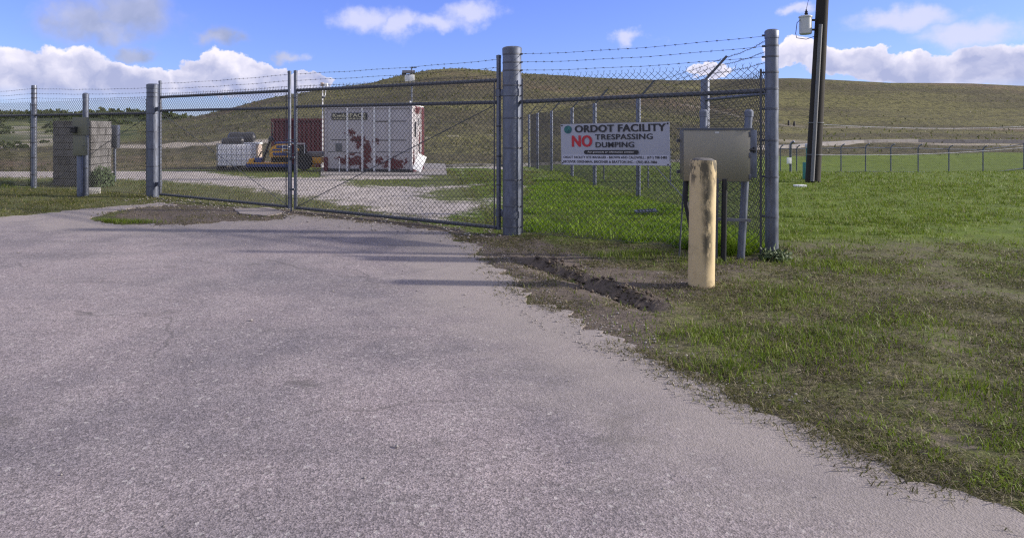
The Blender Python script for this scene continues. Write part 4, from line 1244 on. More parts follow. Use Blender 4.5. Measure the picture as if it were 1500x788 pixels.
# ---------------------------------------------------------------- white container store
CT_TH = R(-11)
def build_container():
    corner = PX(603, 254, 24.3); corner.z = 0
    xd = Vector((math.cos(CT_TH), math.sin(CT_TH), 0)); yd = Vector((-xd.y, xd.x, 0))
    W, D, Hh = 3.22, 2.44, 2.41
    org = corner - xd * W
    M = Matrix((xd, yd, UP)).transposed().to_4x4(); M.translation = org
    t = thing('storage_container', org + xd * W / 2 + yd * D / 2, 'white container store with flaking paint and a black name board', 'container')
    o = OFF[t.name]
    mid = Vector((W / 2, D / 2, 0))
    def lx(px): return (px - 62) / 550 * W            # photo zoom column -> local x
    def lz(py): return (710 - py) / 425 * Hh
    # spots in coordinates of the parts' local frame (object space = world - origin, rotated by container yaw)
    def sp(px, py, rx, rz):
        p = M @ Vector((lx(px), 0, lz(py))) - o
        return (p.x, p.y, p.z, rx, 0.9, rz)
    mat_container('flaking_white', [sp(225, 455, .17, .16), sp(275, 500, .30, .18), sp(290, 540, .22, .16), sp(330, 585, .16, .55), sp(255, 640, .48, .22), sp(310, 665, .20, .3),
                                    sp(410, 640, .22, .14), sp(505, 655, .42, .30), sp(180, 640, .20, .14), sp(235, 585, .26, .07), sp(330, 510, .12, .10), sp(390, 506, .18, .06), sp(150, 620, .14, .06), sp(580, 630, .1, .1)])
    def ep(y, z, ry, rz):
        p = M @ Vector((W, y, z)) - o
        return (p.x, p.y, p.z, 0.8, ry, rz)
    mat_container('flaking_end', [ep(0.3, 0.15, .5, .45), ep(0.2, 0.7, .25, .35), ep(2.2, 1.3, .35, 3.0), ep(1.2, 2.3, 0.8, .22), ep(1.5, 1.0, .2, .6), ep(1.0, 0.1, 1.3, .22)])
    def B(par, name, lo, hi, m, bev=0.0):
        q = MB(); q.box(lo, hi, M, bev); return part(par, name, q, m)
    # wall panels between the posts: each a pressed sheet
    ribs = [lx(v) for v in (62, 206, 302, 378, 474, 612)]
    for i in range(5):
        a, b = ribs[i] + 0.03, ribs[i + 1] - 0.03
        B(t, 'wall_panel', (a, 0.03, 0.12), (b, 0.07, Hh - 0.10), 'flaking_white', 0.004)
    for i, x in enumerate(ribs[1:-1]):
        m = MB(); m.box((x - 0.035, -0.012, 0.04), (x + 0.035, 0.06, Hh - 0.02), M, 0.01); m.tube(M @ Vector((x, -0.03, 0.05)), M @ Vector((x, -0.03, Hh - 0.08)), 0.02, 10)
        part(t, 'locking_bar', m, 'white_paint')
    m = MB(); x = lx(157); m.tube(M @ Vector((x, -0.025, 0.02)), M @ Vector((x, -0.025, 0.50)), 0.022, 10); part(t, 'pipe_stub', m, 'white_paint')
    for x in (0.0, W):
        q = -0.03 if x == 0 else 0.03
        B(t, 'corner_post', (x - 0.06 if x else -0.02, -0.01, 0.10), (x + 0.02 if x else 0.06, 0.13, Hh - 0.06), 'flaking_white', 0.008)
    B(t, 'top_beam', (-0.03, -0.014, Hh - 0.10), (W + 0.03, 0.14, Hh), 'flaking_white', 0.01)
    B(t, 'bottom_beam', (-0.03, 0.0, 0.03), (W + 0.03, 0.14, 0.13), 'machine_dark', 0.01)
    B(t, 'corner_casting', (-0.05, -0.02, 0.0), (0.10, 0.17, 0.55), 'red_paint', 0.01)
    B(t, 'side_wall', (-0.005, 0.13, 0.06), (0.05, D, Hh - 0.03), 'flaking_white')
    B(t, 'back_wall', (0.05, D - 0.05, 0.06), (W - 0.05, D, Hh - 0.03), 'red_paint')
    B(t, 'roof', (-0.02, 0.02, Hh + 0.002), (W + 0.02, D, Hh + 0.035), 'white_paint')
    # end wall with corrugation
    q = MB(); n = 7
    for k in range(n):
        y0 = 0.14 + k * (D - 0.34) / n
        w = (D - 0.34) / n
        q.box((W - 0.05, y0, 0.08), (W - 0.012, y0 + w * 0.55, Hh - 0.08), M); q.box((W - 0.05, y0 + w * 0.55, 0.08), (W + 0.012, y0 + w, Hh - 0.08), M)
    part(t, 'end_wall', q, 'flaking_end', smooth=False)
    B(t, 'end_post', (W - 0.08, D - 0.19, 0.02), (W + 0.035, D - 0.02, Hh - 0.02), 'red_paint', 0.008)
    B(t, 'end_beam', (W - 0.04, 0.14, Hh - 0.08), (W + 0.025, D - 0.19, Hh), 'flaking_end', 0.008)
    B(t, 'end_sill', (W - 0.04, 0.14, 0.0), (W + 0.03, D - 0.19, 0.09), 'red_paint', 0.008)
    m = MB(); M2 = M @ Matrix.Translation((W + 0.02, 0.55, 1.55)) @ Matrix.Rotation(R(-14), 4, 'X'); m.box((0, -0.06, -0.28), (0.03, 0.08, 0.28), M2, 0.006); part(t, 'door_handle', m, 'black_plastic')
    for y, z in ((1.35, 1.85), (1.55, 0.85)):
        B(t, 'vent_cover', (W + 0.008, y - 0.12, z - 0.14), (W + 0.04, y + 0.12, z + 0.14), 'louver', 0.01)
    # dark slots in the front sheets
    for (x0, x1, y, h) in ((366, 470, 385, .035), (484, 575, 384, .025), (103, 200, 504, .030), (225, 300, 506, .03), (366, 470, 505, .03), (484, 575, 504, .026), (80, 200, 579, .018), (212, 290, 583, .02), (390, 600, 579, .016)):
        B(t, 'slot', (lx(x0), 0.022, lz(y) - h / 2), (lx(x1), 0.034, lz(y) + h / 2), 'machine_dark')
    v = B(t, 'vent', (lx(129), 0.012, lz(580)), (lx(172), 0.034, lz(524)), 'louver', 0.004)
    for k in range(6):
        z = lz(574) + k * 0.047
        q = MB(); q.box((lx(131), 0.0, z), (lx(170), 0.012, z + 0.02), M); part(v, 'slat', q, 'galvanized_dark')
    nb = B(t, 'name_board', (lx(104), -0.004, lz(374)), (lx(333), 0.026, lz(330)), 'print_black', 0.003)
    MT = plane_m(M @ Vector((0, -0.005, 0)), xd, -yd)
    part(nb, 'lettering', text_mb('KwikSPACE', lx(112), lx(322), lz(357), lz(335), MT, 0.002, 0.02), 'print_cream')
    q = MB()
    for k in range(23):      # the second, unreadable row of small print
        x = lx(112) + k * (lx(325) - lx(112)) / 23
        q.box((x, -0.0062, lz(370)), (x + 0.036 * random.uniform(.6, 1), -0.0045, lz(362.5)), M)
    part(nb, 'small_print', q, 'print_cream')
    m = MB(); m.lathe([(0.0, 0.0), (0.03, 0.01), (0.045, 0.06), (0.03, 0.11), (0, 0.12)], M @ Vector((lx(600), 0.1, Hh + 0.05)), 12); m.tube(M @ Vector((lx(600), .1, Hh)), M @ Vector((lx(600), .1, Hh + .06)), .015, 8)
    part(t, 'lamp', m, 'white_paint')
    return M, W, D, Hh
CM, CW, CD, CH = build_container()
# board leaning on the container's end
c = PX(613.5, 250, 24.6); mb = MB()
M = Matrix.Translation((c.x + 0.02, 24.45, 0.36)) @ Matrix.Rotation(R(20), 4, 'Z') @ Matrix.Rotation(R(-18), 4, 'X') @ Matrix.Rotation(R(28), 4, 'Y')
mb.box((-0.17, -0.012, -0.32), (0.17, 0.012, 0.32), M, 0.004)
solo('loose_panel', mb, 'white_paint', (c.x, 24.45, 0), 'tilted white board leaning on the end of the flaking container', 'board')
# concrete pad in front
def pad(name, poly, top, m):
    q = MB(); q.prism([(p[0], p[1]) for p in poly], 0.08, Matrix.Translation((0, 0, top - 0.08)))
    structure(name, q.mesh(name, smooth=False), m)
pad('container_pad', gpoly([(470, 257.5), (655, 257.0), (652, 241), (620, 240), (470, 241)]), 0.028, 'pad_concrete')

# ---------------------------------------------------------------- dark red container behind
def build_red():
    Y = 31.5; a = PX(397, 0, Y).x; b = a + 4.4; zt = EYE + 0.016 * Y; zb = -0.35
    t = thing('shipping_container', ((a + b) / 2, Y + 1.2, zb), 'dark red corrugated container behind the yellow machine', 'container')
    q = MB(); n = 20; w = (b - a - 0.24) / n
    for k in range(n):
        x = a + 0.12 + k * w
        q.box((x, Y + 0.06, zb + .1), (x + w * .5, Y + 0.12, zt - 0.1)); q.box((x + w * .5, Y + 0.02, zb + .1), (x + w, Y + 0.12, zt - 0.1))
    part(t, 'side_wall', q, 'red_paint', smooth=False)
    for nm, lo, hi in (('corner_post', (a, Y, zb), (a + .12, Y + .14, zt)), ('corner_post', (b - .12, Y, zb), (b, Y + .14, zt)), ('top_beam', (a + .12, Y, zt - .1), (b - .12, Y + .14, zt)), ('bottom_beam', (a + .12, Y, zb), (b - .12, Y + .14, zb + .1)),
                       ('roof', (a, Y + .14, zt - 0.06), (b, Y + 2.4, zt - 0.02)), ('end_wall', (a + .01, Y + .14, zb + .05), (a + .06, Y + 2.4, zt - .06)), ('end_wall', (b - .06, Y + .14, zb + .05), (b - .01, Y + 2.4, zt - .06)), ('back_wall', (a + .06, Y + 2.34, zb + .05), (b - .06, Y + 2.4, zt - .06))):
        m = MB(); m.box(lo, hi, None, 0.0); part(t, nm, m, 'red_paint')
build_red()

# ---------------------------------------------------------------- intermediate bulk container (caged white tank)
def build_tote():
    Y = 26.6; a = PX(317, 247, Y); b = PX(368, 211, Y); z0 = 0.04; z1 = b.z
    W = b.x - a.x; D = 1.0
    t = thing('caged_tank', ((a.x + b.x) / 2, Y + D / 2, 0), 'white plastic bulk tank in a grey wire cage', 'tank')
    m = MB(); m.box((a.x + 0.03, Y + 0.03, z0 + 0.1), (b.x - 0.03, Y + D - .03, z1 - 0.03), None, 0.06); part(t, 'tank_body', m, 'tote_plastic')
    m = MB(); m.lathe([(0.11, z1 - 0.05), (0.11, z1 + 0.02), (0, z1 + 0.025)], ((a.x + b.x) / 2, Y + D / 2, 0), 16); part(t, 'fill_cap', m, 'black_plastic')
    m = MB(); m.box((a.x, Y, z0 - 0.08), (b.x, Y + D, z0 - 0.0)); 
    for k in range(3): m.box((a.x + k * (W - .14) / 2, Y + .01, z0), (a.x + k * (W - .14) / 2 + .14, Y + D - .01, z0 + 0.085))
    part(t, 'pallet', m, 'machine_dark')
    bars = []
    for k in range(8):
        x = a.x + W * k / 7; q = MB(); q.tube((x, Y, z0 + .07), (x, Y, z1), 0.008, 6); part(t, 'cage_bar', q, 'tote_cage')
    for k in range(5):
        z = z0 + 0.1 + (z1 - z0 - 0.1) * k / 4
        q = MB(); q.path([(a.x, Y - 0.012, z), (b.x, Y - 0.012, z), (b.x + 0.012, Y, z), (b.x + .012, Y + D, z), (a.x - .012, Y + D, z), (a.x - .012, Y, z), (a.x, Y - .012, z)], 0.008, 6); part(t, 'cage_hoop', q, 'tote_cage')
    for k in range(1, 6):
        y = Y + D * k / 6
        for x in (a.x, b.x): q = MB(); q.tube((x, y, z0 + .07), (x, y, z1), 0.010, 6); part(t, 'cage_bar', q, 'tote_cage')
    # two rolls of black sheeting piled on and behind it
    def roll(p0, p1, r, label, seed):
        q = MB(); p0, p1 = Vector(p0), Vector(p1); n = 14; k = 12; vs = []
        d = (p1 - p0).normalized(); s = d.orthogonal().normalized(); u = d.cross(s)
        for i in range(n + 1):
            c = p0.lerp(p1, i / n)
            for j in range(k):
                an = 2 * math.pi * j / k
                rr = r * (0.82 + 0.36 * float(fbm(np.array([i * .45 + seed]), np.array([j * .6]), 3)[0])) * (0.55 if i in (0, n) else 1)
                v = c + s * math.cos(an) * rr * 1.25 + u * math.sin(an) * rr
                vs.append(v)
        q.add(vs, [(i * k + j, i * k + (j + 1) % k, (i + 1) * k + (j + 1) % k, (i + 1) * k + j) for i in range(n) for j in range(k)] + [tuple(range(k - 1, -1, -1)), tuple(range(n * k, n * k + k))])
        c = (p0 + p1) / 2
        return solo('sheeting_roll', q, 'black_plastic', tuple(c), label, 'plastic roll')
    roll(PX(325, 208, Y + .35), PX(357, 206, Y + .45), 0.13, 'black plastic sheeting bundled on the caged white tank', 3)
    Y2 = Y + 1.5
    tt = thing('storage_crate', ((PX(345, 0, Y2).x + PX(377, 0, Y2).x) / 2, Y2 + .4, 0), 'tan crate behind the caged white tank', 'crate')
    q = MB(); q.box((PX(347, 0, Y2).x, Y2, 0), (PX(378, 0, Y2).x, Y2 + .8, EYE + (HY - 212) / FPX * Y2), None, 0.02); part(tt, 'crate_body', q, 'dull_tan')
    q = MB(); q.box((PX(346, 0, Y2).x, Y2 - .02, EYE + (HY - 212) / FPX * Y2), (PX(379, 0, Y2).x, Y2 + .82, EYE + (HY - 209) / FPX * Y2), None, 0.01); part(tt, 'lid', q, 'white_paint')
    roll(PX(334, 202, Y2 + .3), PX(374, 202, Y2 + .4), 0.20, 'long black plastic roll lying on the tan crate', 9)
build_tote()

# ---------------------------------------------------------------- yellow and blue utility machine
def build_machine():
    Y = 25.9
    def b(x0, y0, x1, y1, d0, d1, name, m, par, bev=0.01):
        p, q = PX(x0, y1, Y), PX(x1, y0, Y)
        k = MB(); k.box((p.x, Y + d0, p.z), (q.x, Y + d1, q.z), None, bev); return part(par, name, k, m)
    loc = PX(415, 249, Y); loc.z = 0
    t = thing('utility_machine', loc + Vector((0, .6, 0)), 'yellow and blue utility machine with a low deck behind the gate', 'machine')
    deck = b(360, 240, 421, 245, 0.0, 1.1, 'deck', 'machine_blue', t)
    b(362, 242.5, 430, 252, 0.30, 0.95, 'undercarriage', 'machine_dark', t)
    b(361, 238.5, 421, 240.2, -0.01, 1.1, 'deck_edge', 'machine_yellow', deck, 0.004)
    b(364, 233, 371, 239, 0.0, 0.7, 'front_bracket', 'machine_yellow', t)
    b(372, 232, 382, 239, 0.1, 0.7, 'pump', 'machine_blue', t)
    # engine hood with a sloped nose
    z = lambda y: EYE + (HY - y) / FPX * Y
    x = lambda q: (q - HX) / FPX * Y
    M = Matrix(((1, 0, 0, 0), (0, 0, -1, Y + 0.95), (0, 1, 0, 0), (0, 0, 0, 1)))
    k = MB(); k.prism([(x(394), z(231)), (x(421), z(231)), (x(421), z(211)), (x(404), z(211.5)), (x(397), z(216)), (x(394), z(221))], 0.85, M); hood = part(t, 'engine_hood', k, 'machine_yellow')
    for (x0, y0, x1, y1) in ((404, 213.5, 420, 217.5), (398, 218.8, 411, 221.2), (399, 224, 420, 228.5)):
        b(x0, y0, x1, y1, 0.085, 0.11, 'side_panel', 'machine_blue', hood, 0.003)
    for k_ in range(7): b(399 + k_ * 3, 229.3, 400.2 + k_ * 3, 234, 0.085, 0.2, 'grille_slat', 'machine_dark', hood, 0.0)
    b(396, 231.3, 424, 238.4, 0.2, 0.9, 'engine_block', 'machine_dark', t)
    b(401, 208.5, 423, 211, 0.15, 0.9, 'canopy_plate', 'machine_blue', t)
    # white tubular guards
    def rail(L, name): 
        k = MB(); k.path([PX(*p, Y + 0.02) for p in L], 0.018, 8); part(t, name, k, 'white_paint')
    rail([(414, 213), (414, 222.5), (421, 222.5), (426, 222.5)], 'guard_rail'); rail([(414, 213.5), (426, 213.5)], 'guard_rail'); rail([(414, 218), (426, 218)], 'guard_rail')
    rail([(428, 210.5), (446, 210.5), (446, 226.5)], 'guard_rail')
    k = MB(); k.lathe([(0.0, 0), (0.05, 0.0), (0.055, 0.02), (0.035, 0.05), (0, 0.06)], PX(436.5, 219.5, Y - .02), 14, Matrix.Rotation(R(90), 4, 'X')); part(t, 'lamp', k, 'amber_glass')
    b(431, 213, 445, 226, 0.2, 0.7, 'control_console', 'machine_dark', t)
    b(424, 226, 447, 236, 0.1, 0.9, 'tank', 'red_paint', t, 0.03)
    b(446, 223, 470, 231, 0.5, 1.0, 'side_tank', 'louver', t, 0.04)
    b(452, 231.5, 470, 240, 0.15, 0.85, 'counterweight', 'machine_yellow', t, 0.02)
    b(453, 240, 459, 245, 0.2, 0.8, 'hitch', 'machine_yellow', t, 0.02)
    for px in (444.5, 401.0):
        r = 0.33 if px > 430 else 0.20
        c = Vector((x(px), Y + (0.12 if px > 430 else .35), r))
        k = MB(); k.lathe([(r * .55, -0.11), (r * .92, -0.12), (r, -0.07), (r, 0.07), (r * .92, 0.12), (r * .55, 0.11)], c, 24, Matrix.Rotation(R(90), 4, 'X')); w = part(t, 'wheel', k, 'black_rubber')
        k = MB(); k.lathe([(0, -0.08), (r * .3, -0.09), (r * .52, -0.05), (r * .57, -0.1), (r * .57, 0.1), (0, 0.1)], c, 20, Matrix.Rotation(R(90), 4, 'X')); part(w, 'rim', k, 'machine_dark')
    # boom and hoses leaning back between the tank and the hood
    k = MB(); k.tube(PX(384, 238, Y + .5), PX(396, 205, Y + .5), 0.05, 10); part(t, 'boom', k, 'machine_dark')
    k = MB(); k.path([PX(378, 232, Y + .2), PX(383, 222, Y + .2), PX(388, 226, Y + .2), PX(394, 222, Y + .2)], 0.025, 8); part(t, 'hose', k, 'black_rubber')
    k = MB(); k.lathe([(0.0, 0), (.10, 0.01), (.11, .1), (.08, .2), (0, .22)], PX(397, 208, Y + .5), 12); part(t, 'air_filter', k, 'black_plastic')
    k = MB(); k.tube(PX(399, 206, Y + .6), PX(399.5, 183, Y + .6), 0.030, 10); k.path([PX(399.5, 183, Y + .6), PX(399.0, 180.5, Y + .6), PX(397.5, 179.5, Y + .6)], 0.030, 10); part(t, 'exhaust', k, 'machine_dark')
build_machine()

# ---------------------------------------------------------------- instrument masts behind the container
def build_masts():
    Y = 27.6
    p = PX(603.0, 250, Y); p.z = 0
    t = thing('instrument_mast', p, 'instrument mast with a white box behind the container, taller one', 'mast')
    def B(par, x0, y0, x1, y1, d0, d1, nm, m, bev=0.008):
        a, b = PX(x0, y1, Y), PX(x1, y0, Y); k = MB(); k.box((a.x, Y + d0, a.z), (b.x, Y + d1, b.z), None, bev); return part(par, nm, k, m)
    k = MB(); k.tube((p.x, Y, -0.1), (p.x, Y, zat(p, 99.5)), 0.03, 10); part(t, 'mast_pole', k, 'galvanized')
    bx2 = B(t, 593, 110.5, 607, 120, -0.25, 0.2, 'instrument_box', 'white_paint', 0.012)
    B(bx2, 594, 112, 606, 119, -0.262, -0.25, 'door', 'transformer_grey', 0.003)
    a = PX(589, 106.0, Y); b = PX(608, 106.0, Y)
    k = MB(); M = Matrix.Translation(((a.x + b.x) / 2, Y - 0.1, a.z)) @ Matrix.Rotation(R(18), 4, 'X'); k.box((-0.26, -.24, -.015), (0.26, .24, .015), M, 0.003); part(t, 'solar_panel', k, 'black_plastic')
    k = MB(); k.tube(PX(588.5, 108.5, Y - .1), PX(595, 109.5, Y - .1), 0.055, 12); part(t, 'camera', k, 'galvanized_dark')
    k = MB(); k.tube(PX(600, 99.3, Y), PX(609, 99.3, Y), 0.010, 6); arm = part(t, 'cross_arm', k, 'galvanized_dark')
    for x in (604.5, 609.3, 607):
        k = MB(); k.lathe([(0, -.03), (.028, -.02), (.03, .015), (0, .03)], PX(x, 99.3, Y), 8); part(arm, 'wind_cup', k, 'black_plastic')
    # second mast
    p = PX(472.5, 250, Y); p.z = 0
    t = thing('instrument_mast', p, 'shorter white mast with two cameras behind the container', 'mast')
    k = MB(); k.tube((p.x, Y, -0.1), (p.x, Y, zat(p, 121)), 0.026, 10); part(t, 'mast_pole', k, 'white_paint')
    k = MB(); k.tube(PX(473, 141.5, Y), PX(476, 141.5, Y), 0.02, 8); k.tube(PX(476, 141.5, Y), PX(477.5, 131, Y), 0.016, 8); part(t, 'bracket', k, 'white_paint')
    B(t, 470, 121.5, 473.8, 126.5, -0.12, 0.08, 'camera', 'dull_tan'); B(t, 475, 122.5, 480.5, 127, -0.2, 0.05, 'camera', 'white_paint')
    k = MB(); k.tube(PX(470, 124.5, Y), PX(480, 124.5, Y), 0.016, 8); part(t, 'cross_arm', k, 'white_paint')
    B(t, 472, 142, 475.5, 144, -.1, .08, 'junction_box', 'black_plastic', 0.004)
build_masts()

# ---------------------------------------------------------------- utility pole with transformer, right
def build_pole():
    Y = 20.0; zb = float(ground_z(np.array([11.8]), np.array([Y]))[0])
    base = Vector(((1190.5 - HX) / FPX * Y, Y, zb)); top = Vector(((1213.5 - HX) / FPX * Y, Y, 8.6))
    t = thing('utility_pole', base, 'leaning dark wooden utility pole with a grey transformer', 'utility pole')
    def at(z): return base.lerp(top, (z - zb) / (top.z - zb))
    k = MB(); k.tube(at(zb - .2), at(8.6), 0.20, 20, 0.135); part(t, 'pole', k, 'pole_wood')
    k = MB(); k.tube(at(zb + .05) + Vector((-0.12, -0.175, 0)), at(4.6) + Vector((-0.11, -.16, 0)), 0.05, 10); g = part(t, 'conduit', k, 'pole_guard')
    for z in (1.75, 0.82):
        c = at(z); k = MB(); k.lathe([(0.20, -.012), (0.207, -.012), (0.207, .012), (0.20, .012)], c, 20); part(t, 'strap', k, 'pole_guard')
    # transformer hung on the left
    z0 = EYE + (HY - 51) / FPX * Y; z1 = EYE + (HY - 24) / FPX * Y
    c = Vector(((1180 - HX) / FPX * Y, Y, 0))
    k = MB(); k.lathe([(0.0, z0 - .01), (0.14, z0), (0.165, z0 + .03), (0.165, z1 - .05), (0.185, z1 - .045), (0.185, z1 - .01), (0.16, z1 + .01), (0, z1 + .03)], c, 24); tr = part(t, 'transformer', k, 'transformer_grey')
    k = MB(); k.lathe([(0.035, z1), (0.06, z1 + .03), (0.035, z1 + .05), (.055, z1 + .08), (.03, z1 + .1), (.045, z1 + .13), (.02, z1 + .15), (.02, z1 + .19), (0, z1 + .19)], c + Vector((.02, 0, 0)), 14); part(tr, 'bushing', k, 'machine_dark')
    for zz in (z0 + .14, z1 - .12):
        k = MB(); k.box((c.x + .14, Y - .03, zz - .03), (at(zz).x - 0.13, Y + .03, zz + .03), None, .006); part(tr, 'bracket', k, 'machine_dark')
    k = MB(); k.path([Vector((c.x - .02, Y, z1 + .02)), Vector((c.x - .26, Y - .02, z1 - .2)), Vector((c.x - .30, Y - .02, z0 + 0.02)), Vector((c.x - .26, Y, z0 - .10)), Vector((c.x + .02, Y, z0 - .14)), at(z0 - 0.02) + Vector((-.1, -.1, 0))], 0.010, 6); part(t, 'lead_wire', k, 'black_plastic')
    k = MB(); k.path([Vector((c.x + .02, Y, z1 + .19)), Vector((c.x + .08, Y, z1 + .45)), at(6.9) + Vector((-.12, -.1, 0))], 0.007, 5); part(t, 'lead_wire', k, 'black_plastic')
    # cross arm, insulators and lines going off to the right
    k = MB(); M = Matrix.Translation(at(7.9)) @ Matrix.Rotation(R(15), 4, 'Z'); k.box((-1.2, -.2, -.06), (1.2, -.09, .06), M, .006); ca = part(t, 'cross_arm', k, 'pole_wood')
    for xx in (-1.1, -.5, .5, 1.1):
        k = MB(); pt = M @ Vector((xx, -.145, .06)); k.lathe([(.02, 0), (.055, .03), (.03, .06), (.05, .09), (.02, .13), (0, .13)], pt, 12); part(ca, 'insulator', k, 'machine_dark')
        s, e = pt + UP * .12, pt + Vector((34, 18, 0.2))
        k = MB(); k.path([s.lerp(e, i / 10) - UP * (1.0 * 4 * (i / 10) * (1 - i / 10)) for i in range(11)], .012, 5); part(t, 'line_wire', k, 'black_plastic')
    # low slack wires to the right
    for zz, rr in ((EYE + (HY - 182) / FPX * Y, .004), (EYE + (HY - 227) / FPX * Y, .004)):
        s = at(zz) + Vector((-.18, -.12, 0)); e = s + Vector((22, 14, 0.3)); k = MB(); k.path([s.lerp(e, i / 8) - UP * (.25 * 4 * (i / 8) * (1 - i / 8)) for i in range(9)], rr, 5); part(t, 'guide_wire', k, 'galvanized')
    # teal pedestal beside it
    Yt = 21.0; zt = float(ground_z(np.array([12.3]), np.array([Yt]))[0])
    p = Vector(((1184.5 - HX) / FPX * Yt, Yt, zt))
    q = thing('service_pedestal', p, 'teal pipe pedestal with a grey hood beside the utility pole', 'pedestal')
    k = MB(); k.lathe([(0.075, zt - .1), (0.075, zat(p, 216))], (p.x, p.y, 0), 18); part(q, 'pipe', k, 'teal_paint')
    k = MB(); k.lathe([(0.09, zat(p, 217)), (0.11, zat(p, 214)), (.09, zat(p, 211)), (0, zat(p, 210))], (p.x, p.y, 0), 18); part(q, 'hood', k, 'transformer_grey')
    k = MB(); k.box((p.x - .16, Yt - .05, zt - .05), (p.x - .08, Yt + .05, zat(p, 238)), None, .01); part(q, 'meter', k, 'teal_paint')
    c = GP(1172, 273); zc = float(ground_z(np.array([c.x]), np.array([c.y]))[0])
    k = MB(); k.box((c.x - .14, c.y - .1, zc - .02), (c.x + .14, c.y + .1, zc + .05), None, .015); solo('valve_cover', k, 'white_paint', (c.x, c.y, zc), 'small white valve cover in the grass by the utility pole', 'cover')
build_pole()

# ---------------------------------------------------------------- low fence in the dip beyond the lawn
def build_far_fence():
    Y = 43.0
    X0, X1 = (1135 - HX) / FPX * Y, (1560 - HX) / FPX * Y
    t = thing('chain_link_fence', ((X0 + X1) / 2, Y, -1.2), 'low chain-link fence in the dip beyond the lawn with a white notice', 'fence')
    zf = lambda x, y: float(ground_z(np.array([x]), np.array([y]))[0])
    xs = [(q - HX) / FPX * Y for q in (1143, 1158, 1167, 1197, 1232, 1268, 1305, 1345, 1390, 1440, 1500, 1560)]
    for i, x in enumerate(xs):
        zb = zf(x, Y); r = .07 if i == 1 else .035; h = 1.85 if i == 1 else 1.6
        k = MB(); k.path([(x, Y, zb - .2), (x, Y, zb + h), (x + .04, Y - .05, zb + h + .14), (x + .14, Y - .16, zb + h + .24)], r, 10); part(t, 'post', k, 'galvanized')
        if i:
            xa = xs[i - 1]; za = zf(xa, Y)
            for hh in (1.58, .08):
                k = MB(); k.tube((xa, Y, za + hh), (x, Y, zb + hh), .024, 8); part(t, 'rail', k, 'galvanized')
            part(t, 'chain_link_mesh', chain_link(Vector((xa, Y + .04, 0)), Vector((x, Y + .04, 0)), min(za, zb) + .05, min(za, zb) + 1.6, barbs=False, r=.003, pitch=.14), 'wire', kind='stuff', smooth=False)
    x = (1154 - HX) / FPX * Y; a = PX(1151, 240, Y); b = PX(1158, 231, Y)
    k = MB(); k.box((a.x, Y - .12, a.z), (b.x, Y - .10, b.z), None, .004); solo('notice_board', k, 'white_paint', (x, Y - .1, a.z), 'small white notice wired to the low fence beyond the lawn', 'notice')
build_far_fence()
for x in (1155.3, 1163.5):
    Y = 132.0; X = (x - HX) / FPX * Y; zb = float(ground_z(np.array([X]), np.array([Y]))[0])
    k = MB(); k.lathe([(.22, zb - .2), (.20, zb + .7), (.14, zb + .9), (.14, zb + 1.05), (0, zb + 1.1)], (X, Y, 0), 10)
    solo('marker_post', k, 'machine_dark', (X, Y, zb), 'short dark marker post on the far grassy slope', 'post', 'marker posts on the slope')
# stakes and a fallen grate inside the fence
for x, yb in ((884.5, 263), (949.5, 277), (982, 272)):
    g = GP(x, yb); zb = float(ground_z(np.array([g.x]), np.array([g.y]))[0])
    k = MB(); k.tube((g.x, g.y, zb - .1), (g.x, g.y, zb + 1.0), .022, 8); k.lathe([(.026, zb + .97), (.026, zb + 1.01), (0, zb + 1.02)], (g.x, g.y, 0), 8)
    solo('steel_stake', k, 'galvanized', (g.x, g.y, zb), 'thin grey steel stake in the lawn beyond the sign', 'stake', 'stakes beyond the sign')
g = GP(946, 317); zg = float(ground_z(np.array([g.x]), np.array([g.y]))[0]) + .10
t = thing('drain_grate', (g.x, g.y, zg), 'flat grey metal grate lying in the long grass', 'grate')
M = Matrix.Translation((g.x, g.y, zg)) @ Matrix.Rotation(R(-12), 4, 'Z') @ Matrix.Rotation(R(-5), 4, 'Y')
k = MB()
for s in (-1, 1): k.box((-.17, s * .14 - .012, -.012), (.17, s * .14 + .012, .014), M); k.box((s * .17 - .012, -.14, -.012), (s * .17 + .012, .14, .014), M)
part(t, 'frame', k, 'galvanized')
for i in range(6): k = MB(); k.box((-.165 + i * .058, -.13, -.008), (-.135 + i * .058, .13, .008), M); part(t, 'bar', k, 'galvanized_dark')

# kerbs at the foot of the hill
def kerb(name, L, w, h, m):
    q = MB(); pts = []
    for (x, y) in L:
        pts.append(Vector((x, y, float(ground_z(np.array([x]), np.array([y]))[0]))))
    for a, b in zip(pts[:-1], pts[1:]):
        d = (b - a).normalized(); n = Vector((-d.y, d.x, 0)) * w / 2
        q.add([a + n - UP * .1, a - n - UP * .1, b - n - UP * .1, b + n - UP * .1, a + n + UP * h, a - n + UP * h, b - n + UP * h, b + n + UP * h],
              [(4, 5, 6, 7), (0, 4, 7, 3), (1, 2, 6, 5), (0, 1, 5, 4), (3, 7, 6, 2)])
    structure(name, q.mesh(name, smooth=False), m)
kerb('hill_kerb', [((x - HX) / FPX * Y, Y) for x, Y in ((612, 31.5), (660, 32.0), (700, 32.8), (740, 33.8), (800, 35.2), (880, 37.5), (1000, 41))], .3, .13, 'block')
kerb('road_kerb', [((x - HX) / FPX * Y, Y) for x, Y in ((1100, 70), (1160, 74), (1200, 78), (1260, 82), (1340, 84), (1500, 84))], 1.0, .35, 'pad_concrete')

